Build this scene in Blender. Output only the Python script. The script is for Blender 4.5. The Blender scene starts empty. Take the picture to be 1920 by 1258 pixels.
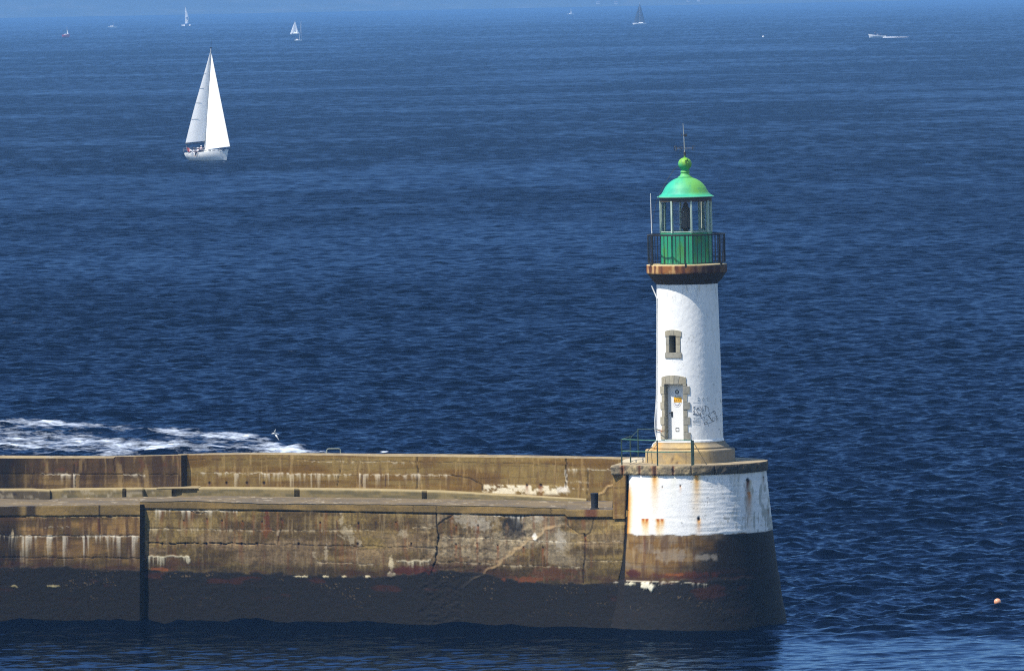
import bpy, bmesh, math, random
import numpy as np
from mathutils import Vector, Matrix

random.seed(7)
R = math.radians
scene = bpy.context.scene
COL = scene.collection

# ------------------------------------------------------------------ camera
FPX, W0, H0 = 17000.0, 1920.0, 1258.0
HC, DC = 24.0, 340.0
ROLL = R(1.1)
YH = -30.0                                   # horizon row straight above the lighthouse
_yh_mid = YH + (1300 - 960) * math.tan(ROLL)
PITCH = math.atan((H0 / 2 - _yh_mid) / FPX)
_F = np.array([0, math.cos(PITCH), -math.sin(PITCH)])
_R0 = np.array([1.0, 0, 0]); _U0 = np.array([0, math.sin(PITCH), math.cos(PITCH)])
_RX = math.cos(ROLL) * _R0 - math.sin(ROLL) * _U0
_UX = math.sin(ROLL) * _R0 + math.cos(ROLL) * _U0
CAM = np.array([0.0, -DC, HC])


def proj(p):
    v = np.asarray(p, float) - CAM
    d = v @ _F
    return 960 + FPX * (v @ _RX) / d, 629 - FPX * (v @ _UX) / d


def ray(px, py):
    return _F + _RX * ((px - 960) / FPX) - _UX * ((py - 629) / FPX)


CAM[0] = 0.0
CAM[0] = -(CAM + ray(1300, 1168) * (DC / ray(1300, 1168)[1]))[0]   # lighthouse axis stands on x = 0, y = 0


def atY(px, py, Y):
    r = ray(px, py)
    return CAM + r * ((Y - CAM[1]) / r[1])


def atZ(px, py, z=0.0):
    r = ray(px, py)
    return CAM + r * ((z - CAM[2]) / r[2])


def zrow(x, y, py):
    """height at plan position (x, y) that shows at picture row py"""
    z = 3.0
    for _ in range(3):
        p0 = proj((x, y, z))[1]; p1 = proj((x, y, z + 1))[1]
        z += (py - p0) / (p1 - p0)
    return z


cam_data = bpy.data.cameras.new('camera')
cam = bpy.data.objects.new('camera', cam_data); COL.objects.link(cam)
cam_data.sensor_width = 36.0
cam_data.lens = FPX / W0 * 36.0
cam_data.clip_start = 1.0; cam_data.clip_end = 40000
cam.matrix_world = Matrix(((_RX[0], _UX[0], -_F[0], CAM[0]), (_RX[1], _UX[1], -_F[1], CAM[1]),
                           (_RX[2], _UX[2], -_F[2], CAM[2]), (0, 0, 0, 1)))
scene.camera = cam

# ------------------------------------------------------------------ light
SUN_AZ, SUN_EL = R(62), R(58)
SUN = Vector((-math.sin(SUN_AZ) * math.cos(SUN_EL), -math.cos(SUN_AZ) * math.cos(SUN_EL), math.sin(SUN_EL)))
sun_data = bpy.data.lights.new('sun', 'SUN')
sun_data.energy = 5.0; sun_data.angle = R(0.5); sun_data.color = (1.0, 0.94, 0.84)
sun = bpy.data.objects.new('sun', sun_data); COL.objects.link(sun)
sun.rotation_euler = SUN.to_track_quat('Z', 'Y').to_euler()
sun.location = (-60, -60, 120)
world = bpy.data.worlds.new('World'); scene.world = world
world.use_nodes = True
wn = world.node_tree.nodes; wl = world.node_tree.links
sky = wn.new('ShaderNodeTexSky'); sky.sky_type = 'NISHITA'; sky.sun_disc = False
sky.sun_elevation = SUN_EL; sky.sun_rotation = math.atan2(SUN.x, SUN.y)
sky.air_density = 1.0; sky.dust_density = 0.4; sky.ozone_density = 1.0; sky.altitude = 1500
wl.new(sky.outputs[0], wn['Background'].inputs['Color'])
wn['Background'].inputs['Strength'].default_value = 0.15
vs = scene.view_settings
vs.view_transform = 'Standard'; vs.look = 'None'; vs.gamma = 1.0; vs.exposure = 0.45; vs.use_curve_mapping = False
cy = scene.cycles
cy.max_bounces = 6; cy.volume_bounces = 0; cy.use_denoising = False; cy.filter_width = 1.15
cy.caustics_reflective = False; cy.caustics_refractive = False


# ------------------------------------------------------------------ numpy noise
def _hash(ix, iy, seed):
    h = (ix.astype(np.int64) * 374761393 + iy.astype(np.int64) * 668265263 + seed * 1274126177) & 0xffffffff
    h = ((h ^ (h >> 13)) * 1274126177) & 0xffffffff
    return ((h ^ (h >> 16)) & 0xffffff) / float(0xffffff)


def vnoise(x, y, seed=0):
    x = np.asarray(x, float); y = np.asarray(y, float)
    ix = np.floor(x); iy = np.floor(y); fx = x - ix; fy = y - iy
    fx = fx * fx * (3 - 2 * fx); fy = fy * fy * (3 - 2 * fy)
    a = _hash(ix, iy, seed); b = _hash(ix + 1, iy, seed); c = _hash(ix, iy + 1, seed); d = _hash(ix + 1, iy + 1, seed)
    return (a * (1 - fx) + b * fx) * (1 - fy) + (c * (1 - fx) + d * fx) * fy


def fbm(x, y, seed=0, o=4, g=0.5):
    s = 0; a = 1; t = 0
    for i in range(o):
        s = s + a * vnoise(x * 2 ** i + 17.3 * i, y * 2 ** i - 9.1 * i, seed + i); t += a; a *= g
    return s / t


def sm(a, b, x):
    t = np.clip((np.asarray(x, float) - a) / (b - a), 0, 1)
    return t * t * (3 - 2 * t)


def mix(a, b, t):
    t = np.asarray(t)[..., None]
    return a * (1 - t) + np.asarray(b) * t


# ------------------------------------------------------------------ objects
def tag(o, label, cat, group=None, kind=None):
    if label: o['label'] = label
    if cat: o['category'] = cat
    if group: o['group'] = group
    if kind: o['kind'] = kind
    return o


def empty(name, loc=(0, 0, 0), rz=0.0):
    o = bpy.data.objects.new(name, None); COL.objects.link(o)
    o.location = loc; o.rotation_euler = (0, 0, rz); o.empty_display_size = 0.3
    return o


def mesh_obj(name, verts, faces, mat, parent=None, smooth=False, attrs=None, uv=None):
    me = bpy.data.meshes.new(name)
    verts = np.asarray(verts, np.float32); 
    if isinstance(faces, np.ndarray):
        n = faces.shape[1]; nf = len(faces)
        me.vertices.add(len(verts)); me.vertices.foreach_set('co', verts.ravel())
        me.loops.add(nf * n); me.loops.foreach_set('vertex_index', faces.astype(np.int32).ravel())
        me.polygons.add(nf); me.polygons.foreach_set('loop_start', np.arange(0, nf * n, n, dtype=np.int32))
        me.update(calc_edges=True)
    else:
        me.from_pydata([tuple(v) for v in verts], [], faces); me.update()
    me.polygons.foreach_set('use_smooth', np.full(len(me.polygons), bool(smooth)))
    for k, a in (attrs or {}).items():
        a = np.asarray(a, np.float32)
        if a.ndim == 2:
            at = me.attributes.new(k, 'FLOAT_COLOR', 'POINT')
            at.data.foreach_set('color', np.concatenate([a[:, :3], np.ones((len(a), 1), np.float32)], 1).ravel())
        else:
            at = me.attributes.new(k, 'FLOAT', 'POINT'); at.data.foreach_set('value', a.ravel())
    me.materials.append(mat)
    o = bpy.data.objects.new(name, me); COL.objects.link(o)
    if parent is not None: o.parent = parent
    return o


def grid_faces(nr, nc, wrap=False):
    r = np.arange(nr - 1)[:, None]; c = np.arange(nc if wrap else nc - 1)[None, :]
    c1 = (c + 1) % nc
    return np.stack([(r * nc + c), (r * nc + c1), ((r + 1) * nc + c1), ((r + 1) * nc + c)], -1).reshape(-1, 4)


class MB:
    """collects simple solids into one mesh"""
    def __init__(s): s.v = []; s.f = []
    def add(s, v, f):
        n = len(s.v); s.v += [tuple(map(float, q)) for q in v]; s.f += [[i + n for i in q] for q in f]; return s
    def box(s, c, d, rz=0.0, taper=1.0):
        x, y, z = (q / 2 for q in d); v = []
        for k, t in ((-1, 1.0), (1, taper)):
            for i, j in ((-1, -1), (1, -1), (1, 1), (-1, 1)):
                px, py = i * x * t, j * y * t
                v.append((c[0] + px * math.cos(rz) - py * math.sin(rz), c[1] + px * math.sin(rz) + py * math.cos(rz), c[2] + k * z))
        return s.add(v, [(3, 2, 1, 0), (4, 5, 6, 7), (0, 1, 5, 4), (1, 2, 6, 5), (2, 3, 7, 6), (3, 0, 4, 7)])
    def tube(s, pts, r, n=8, cap=True):
        pts = [Vector(p) for p in pts]; m = len(pts); rr = r if isinstance(r, (list, tuple)) else [r] * m
        v = []; up = None
        for i, p in enumerate(pts):
            t = (pts[min(i + 1, m - 1)] - pts[max(i - 1, 0)]).normalized()
            if up is None: up = Vector((0, 0, 1)) if abs(t.z) < .9 else Vector((1, 0, 0))
            a = t.cross(up).normalized(); b = a.cross(t).normalized(); up = b
            for k in range(n):
                q = 2 * math.pi * k / n
                v.append(p + (a * math.cos(q) + b * math.sin(q)) * rr[i])
        f = [(i * n + k, i * n + (k + 1) % n, (i + 1) * n + (k + 1) % n, (i + 1) * n + k) for i in range(m - 1) for k in range(n)]
        if cap: f += [tuple(range(n - 1, -1, -1)), tuple((m - 1) * n + k for k in range(n))]
        return s.add(v, f)
    def lathe(s, prof, n=48, c=(0, 0, 0), a0=0.0, cap=True):
        v = []; m = len(prof)
        for r, z in prof:
            for k in range(n):
                q = a0 + 2 * math.pi * k / n
                v.append((c[0] + r * math.cos(q), c[1] + r * math.sin(q), c[2] + z))
        f = [(i * n + k, i * n + (k + 1) % n, (i + 1) * n + (k + 1) % n, (i + 1) * n + k) for i in range(m - 1) for k in range(n)]
        if cap: f += [tuple(range(n - 1, -1, -1)), tuple((m - 1) * n + k for k in range(n))]
        return s.add(v, f)
    def sphere(s, c, r, n=12, m=8):
        rr = r if isinstance(r, (tuple, list)) else (r, r, r); v = [(c[0], c[1], c[2] - rr[2])]
        for i in range(1, m):
            for k in range(n):
                a = math.pi * i / m; q = 2 * math.pi * k / n
                v.append((c[0] + rr[0] * math.sin(a) * math.cos(q), c[1] + rr[1] * math.sin(a) * math.sin(q), c[2] - rr[2] * math.cos(a)))
        v.append((c[0], c[1], c[2] + rr[2])); L = len(v) - 1
        f = [(0, 1 + (k + 1) % n, 1 + k) for k in range(n)]
        f += [(1 + i * n + k, 1 + i * n + (k + 1) % n, 1 + (i + 1) * n + (k + 1) % n, 1 + (i + 1) * n + k) for i in range(m - 2) for k in range(n)]
        f += [(1 + (m - 2) * n + k, 1 + (m - 2) * n + (k + 1) % n, L) for k in range(n)]
        return s.add(v, f)
    def build(s, name, mat, parent=None, smooth=False, bevel=0.0, attrs=None):
        o = mesh_obj(name, s.v, s.f, mat, parent, smooth, attrs)
        if bevel:
            b = o.modifiers.new('bevel', 'BEVEL'); b.width = bevel; b.segments = 2; b.limit_method = 'ANGLE'
        if smooth:
            _auto(o)
        return o


def _auto(o, ang=40):
    bm = bmesh.new(); bm.from_mesh(o.data)
    for e in bm.edges:
        if len(e.link_faces) == 2 and e.calc_face_angle(0) > R(ang): e.smooth = False
    bm.to_mesh(o.data); bm.free()


# ------------------------------------------------------------------ materials
class NT:
    def __init__(s, name):
        s.m = bpy.data.materials.new(name); s.m.use_nodes = True
        s.t = s.m.node_tree; s.n = s.t.nodes; s.l = s.t.links
        s.b = s.n['Principled BSDF']; s.out = s.n['Material Output']
    def node(s, t, **k):
        n = s.n.new(t)
        for a, v in k.items(): setattr(n, a, v)
        return n
    def link(s, a, b): s.l.new(a, b)
    def val(s, inp, v):
        if hasattr(v, 'links') or isinstance(v, bpy.types.NodeSocket): s.l.new(v, inp)
        else: inp.default_value = v
    def math(s, op, a, b=0.0, c=0.0):
        n = s.n.new('ShaderNodeMath'); n.operation = op
        for i, v in enumerate((a, b, c)): s.val(n.inputs[i], v)
        return n.outputs[0]
    def coord(s, scale=(1, 1, 1), out='Object'):
        tc = s.n.new('ShaderNodeTexCoord'); mp = s.n.new('ShaderNodeMapping'); mp.inputs['Scale'].default_value = scale
        s.l.new(tc.outputs[out], mp.inputs[0]); return mp.outputs[0]
    def noise(s, scale, vec=None, detail=4, rough=0.55):
        n = s.n.new('ShaderNodeTexNoise'); n.inputs['Scale'].default_value = scale
        n.inputs['Detail'].default_value = detail; n.inputs['Roughness'].default_value = rough
        if vec is not None: s.l.new(vec, n.inputs['Vector'])
        return n.outputs['Fac']
    def ramp(s, fac, stops):
        n = s.n.new('ShaderNodeValToRGB'); e = n.color_ramp.elements
        while len(e) < len(stops): e.new(0.5)
        for q, (p, c) in zip(e, stops): q.position = p; q.color = (*c, 1) if len(c) == 3 else c
        s.l.new(fac, n.inputs[0]); return n.outputs[0]
    def mixc(s, fac, a, b, mode='MIX'):
        n = s.n.new('ShaderNodeMix'); n.data_type = 'RGBA'; n.blend_type = mode
        s.val(n.inputs['Factor'], fac)
        for i, v in ((6, a), (7, b)):
            if isinstance(v, (tuple, list)): n.inputs[i].default_value = (*v, 1)[:4]
            else: s.l.new(v, n.inputs[i])
        return n.outputs[2]
    def attr(s, name):
        n = s.n.new('ShaderNodeAttribute'); n.attribute_name = name; return n
    def bump(s, h, strength=0.5, dist=0.02, normal=None):
        n = s.n.new('ShaderNodeBump'); s.val(n.inputs['Strength'], strength); n.inputs['Distance'].default_value = dist
        s.l.new(h, n.inputs['Height'])
        if normal is not None: s.l.new(normal, n.inputs['Normal'])
        return n.outputs[0]


def simple(name, col, rough=0.6, metal=0.0, var=0.25, scale=6.0, bump=0.0, streak=False, col2=None):
    """plain painted / stone / metal surface with mottling that has a shape of its own"""
    k = NT(name); v = k.coord((1, 1, 0.25) if streak else (1, 1, 1))
    n = k.noise(scale, v, 5)
    d = tuple(c * (1 - var) for c in col) if col2 is None else col2
    k.link(k.ramp(n, [(0.32, d), (0.68, col)]), k.b.inputs['Base Color'])
    k.b.inputs['Roughness'].default_value = rough; k.b.inputs['Metallic'].default_value = metal
    if bump: k.link(k.bump(k.noise(scale * 6, k.coord(), 4), 0.6, bump), k.b.inputs['Normal'])
    return k.m


def painted(name, rough=0.85, grain=9.0, grain_amt=0.35, bump=0.012, bscale=24.0, spec=0.3):
    """surface whose own colour map is stored per vertex ('tint'), plus fine mineral grain"""
    k = NT(name); a = k.attr('tint')
    g = k.noise(grain, k.coord(), 6, 0.65)
    f = k.math('MULTIPLY_ADD', g, grain_amt * 2, 1 - grain_amt)
    cm = k.node('ShaderNodeCombineColor')
    for i in range(3): k.link(f, cm.inputs[i])
    k.link(k.mixc(1.0, a.outputs['Color'], cm.outputs[0], 'MULTIPLY'), k.b.inputs['Base Color'])
    k.b.inputs['Roughness'].default_value = rough; k.b.inputs['Specular IOR Level'].default_value = spec
    k.link(k.bump(k.noise(bscale, k.coord(), 6, 0.7), 0.8, bump), k.b.inputs['Normal'])
    return k.m
# ================================================================== SEA
rs = np.random.RandomState(5)


def build_water():
    step = 0.29
    p = np.concatenate([np.arange(1900, 1420, -.8), np.arange(1420, 340, -step), np.arange(340, 157, -.3), np.linspace(157, 34, 110)[1:]])
    d = np.concatenate([[20, 90, 150, 190], FPX * HC / p])          # metres from the camera
    t = np.concatenate([[-6, -1.5, -.7, -.4, -.28], np.linspace(-.22, -.0835, 115), np.linspace(-.082, .082, 520), np.linspace(.0835, .22, 115), [.28, .4, .7, 1.5, 6]])
    D, T = np.meshgrid(d, t, indexing='ij')
    X = CAM[0] + T * np.minimum(D, 3000 + 0 * D) * 1.0 + np.where(D > 3000, T * (D - 3000), 0)
    Y = CAM[1] + D
    dx = np.maximum(np.abs(np.gradient(X, axis=1)), 1e-3); dy = np.maximum(np.abs(np.gradient(Y, axis=0)), 1e-3)
    Z = np.zeros_like(X); lost = np.zeros_like(X); HX = np.zeros_like(X); HY = np.zeros_like(X)
    # calmer water in the lee of the breakwater head and near the camera
    lee = 10 * sm(5, -3, X)                                                  # deeper lee under the long wall
    calm = 1 - 0.74 * sm(0, 1, (342 + lee + 9 * (fbm(X / 16, Y / 9, 36, 4) - .5) - D) / 16)
    gust = 0.82 + 0.36 * fbm(X / 45, Y / 160, 31, 4)
    slick = sm(.55, .68, fbm(X / 95 + 3, Y / 70, 33, 4)) * sm(500, 900, D)          # smoother streaks between the gusts
    slick = np.maximum(slick, .6 * sm(.60, .70, fbm(X / 40, Y / 34, 35, 3)) * sm(420, 800, D))
    gust = gust * (1 - .22 * slick)
    gust = gust * (1 + sm(600, 1300, D) * 0.9 * (fbm(X / 1.5 + Y * .03, Y / 8, 37, 4) - .5))
    calm = calm * sm(212, 232, D) * sm(.2195, .205, np.abs(T))                        # the detailed sea runs out smoothly at its edges
    n = 84
    X, Y, D, dx, dy = (q.astype(np.float32) for q in (X, Y, D, dx, dy)); Z, lost, HX, HY = (q.astype(np.float32) for q in (Z, lost, HX, HY))
    lam = np.exp(rs.uniform(math.log(0.30), math.log(3.2), n)); lam[:7] = np.exp(rs.uniform(math.log(3.5), math.log(9), 7))
    ang = R(104) + rs.normal(0, R(36), n)
    for i in range(n):
        k = 2 * math.pi / lam[i]; kx, ky = k * math.cos(ang[i]), k * math.sin(ang[i])
        s = SLOPE * math.sqrt(2.0 / n) * (1.0 if lam[i] < 3 else 3 / lam[i])
        ph = kx * X + ky * Y + rs.uniform(0, 6.28)
        res = np.maximum(abs(kx) * dx, abs(ky) * dy) / (2 * math.pi)      # share of a wavelength per cell
        w = 1 - sm(0.28, 0.55, res)
        a = s / k * w * calm * gust
        Z += a * np.sin(ph)
        q = 0.8 * a * np.cos(ph)
        HX += q * math.cos(ang[i]); HY += q * math.sin(ang[i])
        lost += (s * s / 2) * (1 - w * w) * (calm * gust) ** 2
    X0, Y0 = X, Y
    X = X + HX; Y = Y + HY
    # churned wash behind the breakwater
    px, py = project_all(X0, Y0, 0 * X0)
    foam, lift = foam_mask(px, py, X0, Y0)
    Z = Z + lift
    rough = np.clip(0.06 + 1.0 * np.sqrt(lost), 0.05, 0.45)
    far = sm(3800, 9500, D); rough = rough * (1 - .8 * far) + .24 * .8 * far                    # only the crests show this far out: glancing, brighter
    outer = np.maximum(sm(.20, .22, np.abs(T)), sm(236, 214, D)); rough = rough * (1 - outer) + .12 * outer   # coarse mesh there: ripples come from the surface relief
    v = np.stack([X, Y, Z], -1).reshape(-1, 3)
    k = NT('sea_water'); k.n.remove(k.b)
    geo = k.coord((1, 1, 1))
    n1 = k.noise(1.5, k.coord((1, .8, 1)), 6, 0.62); n2 = k.noise(7.0, geo, 3, 0.6)
    h = k.math('MULTIPLY_ADD', n2, 0.16, n1)
    oa = k.attr('coarse').outputs['Fac']
    nrm = k.bump(h, k.math('MULTIPLY', k.attr('chop').outputs['Fac'], k.math('MULTIPLY_ADD', oa, .6, .3)), 0.16)
    k.link(k.math('MULTIPLY_ADD', oa, .35, .16), nrm.node.inputs['Distance'])
    fo = k.attr('foam').outputs['Fac']
    fn = k.noise(2.6, k.coord((.30, .62, 1)), 9, 0.70)
    fm = k.math('ADD', fo, k.math('MULTIPLY_ADD', fn, 1.9, -0.95))
    fr = k.ramp(fm, [(0.34, (0, 0, 0)), (0.58, (.34, .34, .34)), (0.88, (1, 1, 1))])
    dif = k.node('ShaderNodeBsdfDiffuse'); k.link(k.mixc(fr, WATER, (0.58, 0.65, 0.76)), dif.inputs['Color'])
    glo = k.node('ShaderNodeBsdfGlossy'); glo.inputs['Color'].default_value = REFL
    ra = k.attr('rough').outputs['Fac']; k.link(ra, glo.inputs['Roughness']); k.link(nrm, glo.inputs['Normal'])
    fre = k.node('ShaderNodeFresnel'); fre.inputs[0].default_value = 1.33; k.link(nrm, fre.inputs['Normal'])
    # unresolved chop tilts facets towards the eye and lowers the mean reflectance
    fac = k.math('MULTIPLY', fre.outputs[0], k.math('MAXIMUM', k.math('MULTIPLY_ADD', ra, -2.7, 1.1), 0.13))
    fac = k.math('MULTIPLY', fac, k.math('MULTIPLY_ADD', fr, -0.9, 1.0))
    mx = k.node('ShaderNodeMixShader'); k.link(fac, mx.inputs[0]); k.link(dif.outputs[0], mx.inputs[1]); k.link(glo.outputs[0], mx.inputs[2])
    k.link(mx.outputs[0], k.out.inputs['Surface'])
    o = mesh_obj('sea', v, grid_faces(len(d), len(t)), k.m, None, True,
                 {'foam': foam.ravel(), 'rough': rough.ravel(), 'chop': (np.maximum(calm, outer) * gust).ravel(), 'coarse': outer.ravel()})
    tag(o, None, None, None, 'structure')
    return o


def project_all(X, Y, Z):
    v = np.stack([X - CAM[0], Y - CAM[1], Z - CAM[2]], -1); d = v @ _F
    d = np.where(d < 5, 5, d)
    return 960 + FPX * (v @ _RX) / d, 629 - FPX * (v @ _UX) / d


def foam_mask(px, py, X, Y):
    """the white wash lies in a wedge of sea behind the wall; its outline, set in image pixels, is fixed in plan"""
    top = np.interp(px, [-300, 0, 60, 150, 250, 330, 420, 480, 540, 600, 640, 760], [775, 783, 788, 792, 798, 806, 812, 818, 832, 846, 853, 870])
    inside = sm(-6, 10, py - top + 12 * (fbm(X * .8, Y * .12, 3) - .5)) * sm(900, 870, py) * sm(700, 560, px)
    bands = fbm(X * .35 + Y * .05, Y * .10, 12, 4)
    edge = np.exp(-((py - top - 6) / 7.0) ** 2) * 0.20 + np.exp(-((py - 838 - .01 * px) / 12.0) ** 2) * 0.32
    foam = inside * np.clip(-0.22 + 0.95 * bands + edge, 0, 1.1)
    lift = inside * (0.03 + 0.34 * (fbm(X * .5, Y * .16, 8, 4) - .40))
    near = np.exp(-((px - 408) / 22.0) ** 2 - ((py - 306.5) / 3.6) ** 2)                # pale hull reflection and a little wake below the yacht, painted in as foam
    foam = foam + .62 * near * sm(.42, .62, fbm(X * .9, Y * .06, 14, 4))
    foam = foam + .95 * np.exp(-((px - 722) / 8.0) ** 2 - ((py - 848) / 3.5) ** 2)
    return np.clip(foam, 0, 1.1), lift


SLOPE = 0.30
WATER, REFL = (0.0008, 0.0025, 0.008), (0.235, 0.375, 0.60, 1)
water = build_water()

# ------------------------------------------------------------------ haze
def build_haze():
    m = MB().box((CAM[0], 5900 - 340, 54), (12000, 12600, 112))
    k = NT('haze_air'); k.n.remove(k.b)
    pv = k.node('ShaderNodeVolumePrincipled')
    pv.inputs['Color'].default_value = HAZE_COL; pv.inputs['Density'].default_value = HAZE_D
    pv.inputs['Anisotropy'].default_value = 0.0
    k.link(pv.outputs[0], k.out.inputs['Volume'])
    o = m.build('haze', k.m); tag(o, None, None, None, 'stuff')
HAZE_COL, HAZE_D = (0.22, 0.50, 0.96, 1), 1.0e-4
build_haze()
# ================================================================== BREAKWATER
def seg_d(px, row, pts, ky=1.0):
    """distance in image pixels (2 cm near the lighthouse) from a polyline drawn on the wall"""
    best = np.full(px.shape, 1e9)
    for (x0, y0), (x1, y1) in zip(pts[:-1], pts[1:]):
        dx, dy = x1 - x0, (y1 - y0) * ky; L = dx * dx + dy * dy + 1e-9
        t = np.clip(((px - x0) * dx + (row - y0) * ky * dy) / L, 0, 1)
        best = np.minimum(best, np.hypot(px - x0 - t * dx, (row - y0) * ky - t * dy))
    return best


class Paint:
    """albedo + relief of a weathered wall, built up from marks placed by image columns and rows"""
    def __init__(s, px, row, seed=0):
        s.x, s.y, s.seed = px, row, seed
        s.c = np.zeros(px.shape + (3,)); s.h = np.zeros(px.shape); s.k = 0
        s.wx = px + 5 * (fbm(px / 14, row / 14, seed + 90, 3) - .5); s.wy = row + 5 * (fbm(px / 14, row / 14, seed + 91, 3) - .5)
    def base(s, a, b, c=None, sx=80, sy=22):
        s.c = mix(np.broadcast_to(np.array(a), s.c.shape), b, sm(.36, .66, fbm(s.x / sx, s.y / sy, s.seed, 5)))
        if c is not None: s.c = mix(s.c, c, .8 * sm(.52, .70, fbm(s.x / 45, s.y / 18, s.seed + 5, 5)))
    def streaks(s, col, amt=.5, w=5, l=45, lo=.52, hi=.75):
        s.k += 1
        s.c = mix(s.c, col, amt * sm(lo, hi, fbm(s.x / w, s.y / l, s.seed + 20 + s.k, 4)))
    def boards(s, pitch=9.5, amt=.18):
        q = np.floor((s.y + .02 * s.x) / pitch); s.c = s.c * (1 - amt + 2 * amt * vnoise(q, np.floor(s.x / 160 + q * .37), s.seed + 7))[..., None]
        f = (s.y + .02 * s.x) / pitch - q
        s.h += .004 * (vnoise(q, q * 0, s.seed + 8) - .5); s.c = s.c * (1 - .22 * (f < .14) * (vnoise(s.x / 30, q, s.seed + 9) > .45))[..., None]
    def line(s, pts, w=1.0, col=(.02, .018, .014), amt=.9, depth=.03, ragged=.5):
        d = seg_d(s.wx, s.wy, pts); w2 = w * (1 + ragged * 2 * (fbm(s.x / 7, s.y / 7, s.seed + 33, 3) - .5))
        m = 1 - sm(.45, 1.25, d / np.maximum(w2, .2)); s.c = mix(s.c, col, amt * m); s.h -= depth * m
    def white(s, pts, w=1.5, drip=14, amt=.8, col=(.50, .46, .38), dens=.45, relief=.012):
        """lime bleeding out of a joint and running down"""
        s.k += 1; xs = [p[0] for p in pts]; ys = [p[1] for p in pts]
        y0 = np.interp(s.x, xs, ys); inx = (s.x >= xs[0]) & (s.x <= xs[-1])
        dy = s.y - y0 + 3 * (vnoise(s.x / 5, s.x * 0, s.seed + s.k) - .5)
        n = fbm(s.x / 4.5, s.y / 60 + s.k, s.seed + 40 + s.k, 3); g = fbm(s.x / 22, s.x * 0, s.seed + 60 + s.k, 2)
        L = drip * np.clip((n - .35) * 3, 0.03, 1.6) * np.clip((g - .3) * 2.6, .05, 1.3)
        m = np.where(dy >= 0, np.exp(-(np.maximum(dy, 0) / np.maximum(L, .4)) ** 1.3), np.exp(-(dy / 1.1) ** 2))
        brk = sm(.40, .56, fbm(s.x / 26, s.x * 0 + s.k, s.seed + 75, 4))
        m = np.maximum(m * sm(.42, .62, n), .85 * (.25 + .75 * brk) * np.exp(-(dy / (.6 * w)) ** 2) * sm(1 - dens - .2, 1 - dens + .15, fbm(s.x / 6, s.y / 6, s.seed + 71 + s.k, 4)))
        m = m * inx; s.c = mix(s.c, col, .85 * amt * np.clip(m, 0, 1)); s.h += relief * m
    def blob(s, cx, cy, rx, ry, col, amt=.8, ragged=.6, relief=0.0, grain=6):
        s.k += 1
        r = np.hypot((s.x - cx) / rx, (s.y - cy) / ry) + ragged * 1.6 * (fbm(s.x / grain, s.y / grain, s.seed + 100 + s.k, 5) - .5)
        m = 1 - sm(.55, 1.1, r); s.c = mix(s.c, col, amt * m); s.h += relief * m
    def rust(s, cx, cy, L=22, w=2.0, col=(.17, .060, .016), hole=True, amt=.85):
        s.k += 1
        dx = s.x - cx + 1.6 * (vnoise(s.y / 9, s.y * 0, s.seed + s.k) - .5); dy = s.y - cy
        m = np.exp(-(dx / (w * (1 + np.maximum(dy, 0) / L * .6))) ** 2) * np.where(dy > -1.5, np.exp(-np.maximum(dy, 0) / L * 1.6), 0)
        s.c = mix(s.c, col, amt * np.clip(m * 1.3, 0, 1))
        if hole:
            q = 1 - sm(.7, 1.3, np.hypot(dx / (w * .8), dy / (w * 1.2))); s.c = mix(s.c, (.02, .014, .012), q); s.h -= .03 * q
    def tide(s, pts, seed=0):
        """below this line weed and wet slime cover the wall"""
        b = np.interp(s.x, [p[0] for p in pts], [p[1] for p in pts])
        e = s.y - b + 13 * (fbm(s.x / 16, s.y / 9, s.seed + 55, 5) - .5)
        red = sm(-22, -4, e) * sm(.46, .6, fbm(s.x / 30, s.y / 8, s.seed + 58, 4)); s.c = mix(s.c, (.075, .026, .015), .5 * red)
        s.c = s.c * (1 - .35 * sm(-34, 0, e))[..., None]
        m = sm(-2.5, 3.5, e); w = np.array(WEED)[None, None] * (0.7 + .6 * fbm(s.x / 9, s.y / 6, s.seed + 57, 4))[..., None]
        s.c = s.c * (1 - m[..., None]) + w * m[..., None]; s.h += m * (.02 + .02 * (fbm(s.x / 7, s.y / 5, s.seed + 56, 4) - .4))
        sp = sm(.80, .86, vnoise(s.x / 2.6, s.y / 2.0, s.seed + 59)) * sm(.58, .72, fbm(s.x / 40, s.y / 14, s.seed + 60, 3)) * m * sm(95, 20, e)
        s.c = mix(s.c, (.16, .12, .07), .6 * sp)
        rd = sm(.62, .72, fbm(s.x / 60, s.y / 16, s.seed + 61, 4)) * m * sm(70, 25, e); s.c = mix(s.c, (.055, .018, .010), .7 * rd)


WEED = (.0115, .0098, .0064)
TAN, BRN, GRY = (.190, .140, .056), (.102, .070, .027), (.215, .175, .115)
CONC = painted('weathered_concrete', 0.88, 7.0, 0.38, 0.018, 16.0)
CONC_TOP = painted('walked_concrete', 0.9, 5.0, 0.35, 0.012, 14.0)

# plan of the harbour-side face: (image column, metres behind the lighthouse axis)
FR = ([255, 277, 353, 500, 600, 700, 830, 950, 1060, 1150, 1180], [7.72, 7.5, 7.0, 5.9, 5.05, 4.1, 2.75, 1.35, -.1, -1.37, -1.75])
FL = ([-420, -300, 0, 263], [10.9, 10.2, 8.6, 7.28])
yfr = lambda x: np.interp(x, *FR)
yfl = lambda x: np.interp(x, *FL)


def place(px, row, Y):
    """world point seen in column px, row row, at depth Y"""
    px, row, Y = np.broadcast_arrays(np.asarray(px, float), np.asarray(row, float), np.asarray(Y, float))
    r = _F[None] + _RX[None] * ((px.ravel()[:, None] - 960) / FPX) - _UX[None] * ((row.ravel()[:, None] - 629) / FPX)
    p = CAM[None] + r * ((Y.ravel()[:, None] - CAM[1]) / r[:, 1:2])
    return p.reshape(px.shape + (3,))


def rows_between(top, bot, n):
    t = np.linspace(0, 1, n)[:, None]; return top[None] * (1 - t) + bot[None] * t


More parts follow.
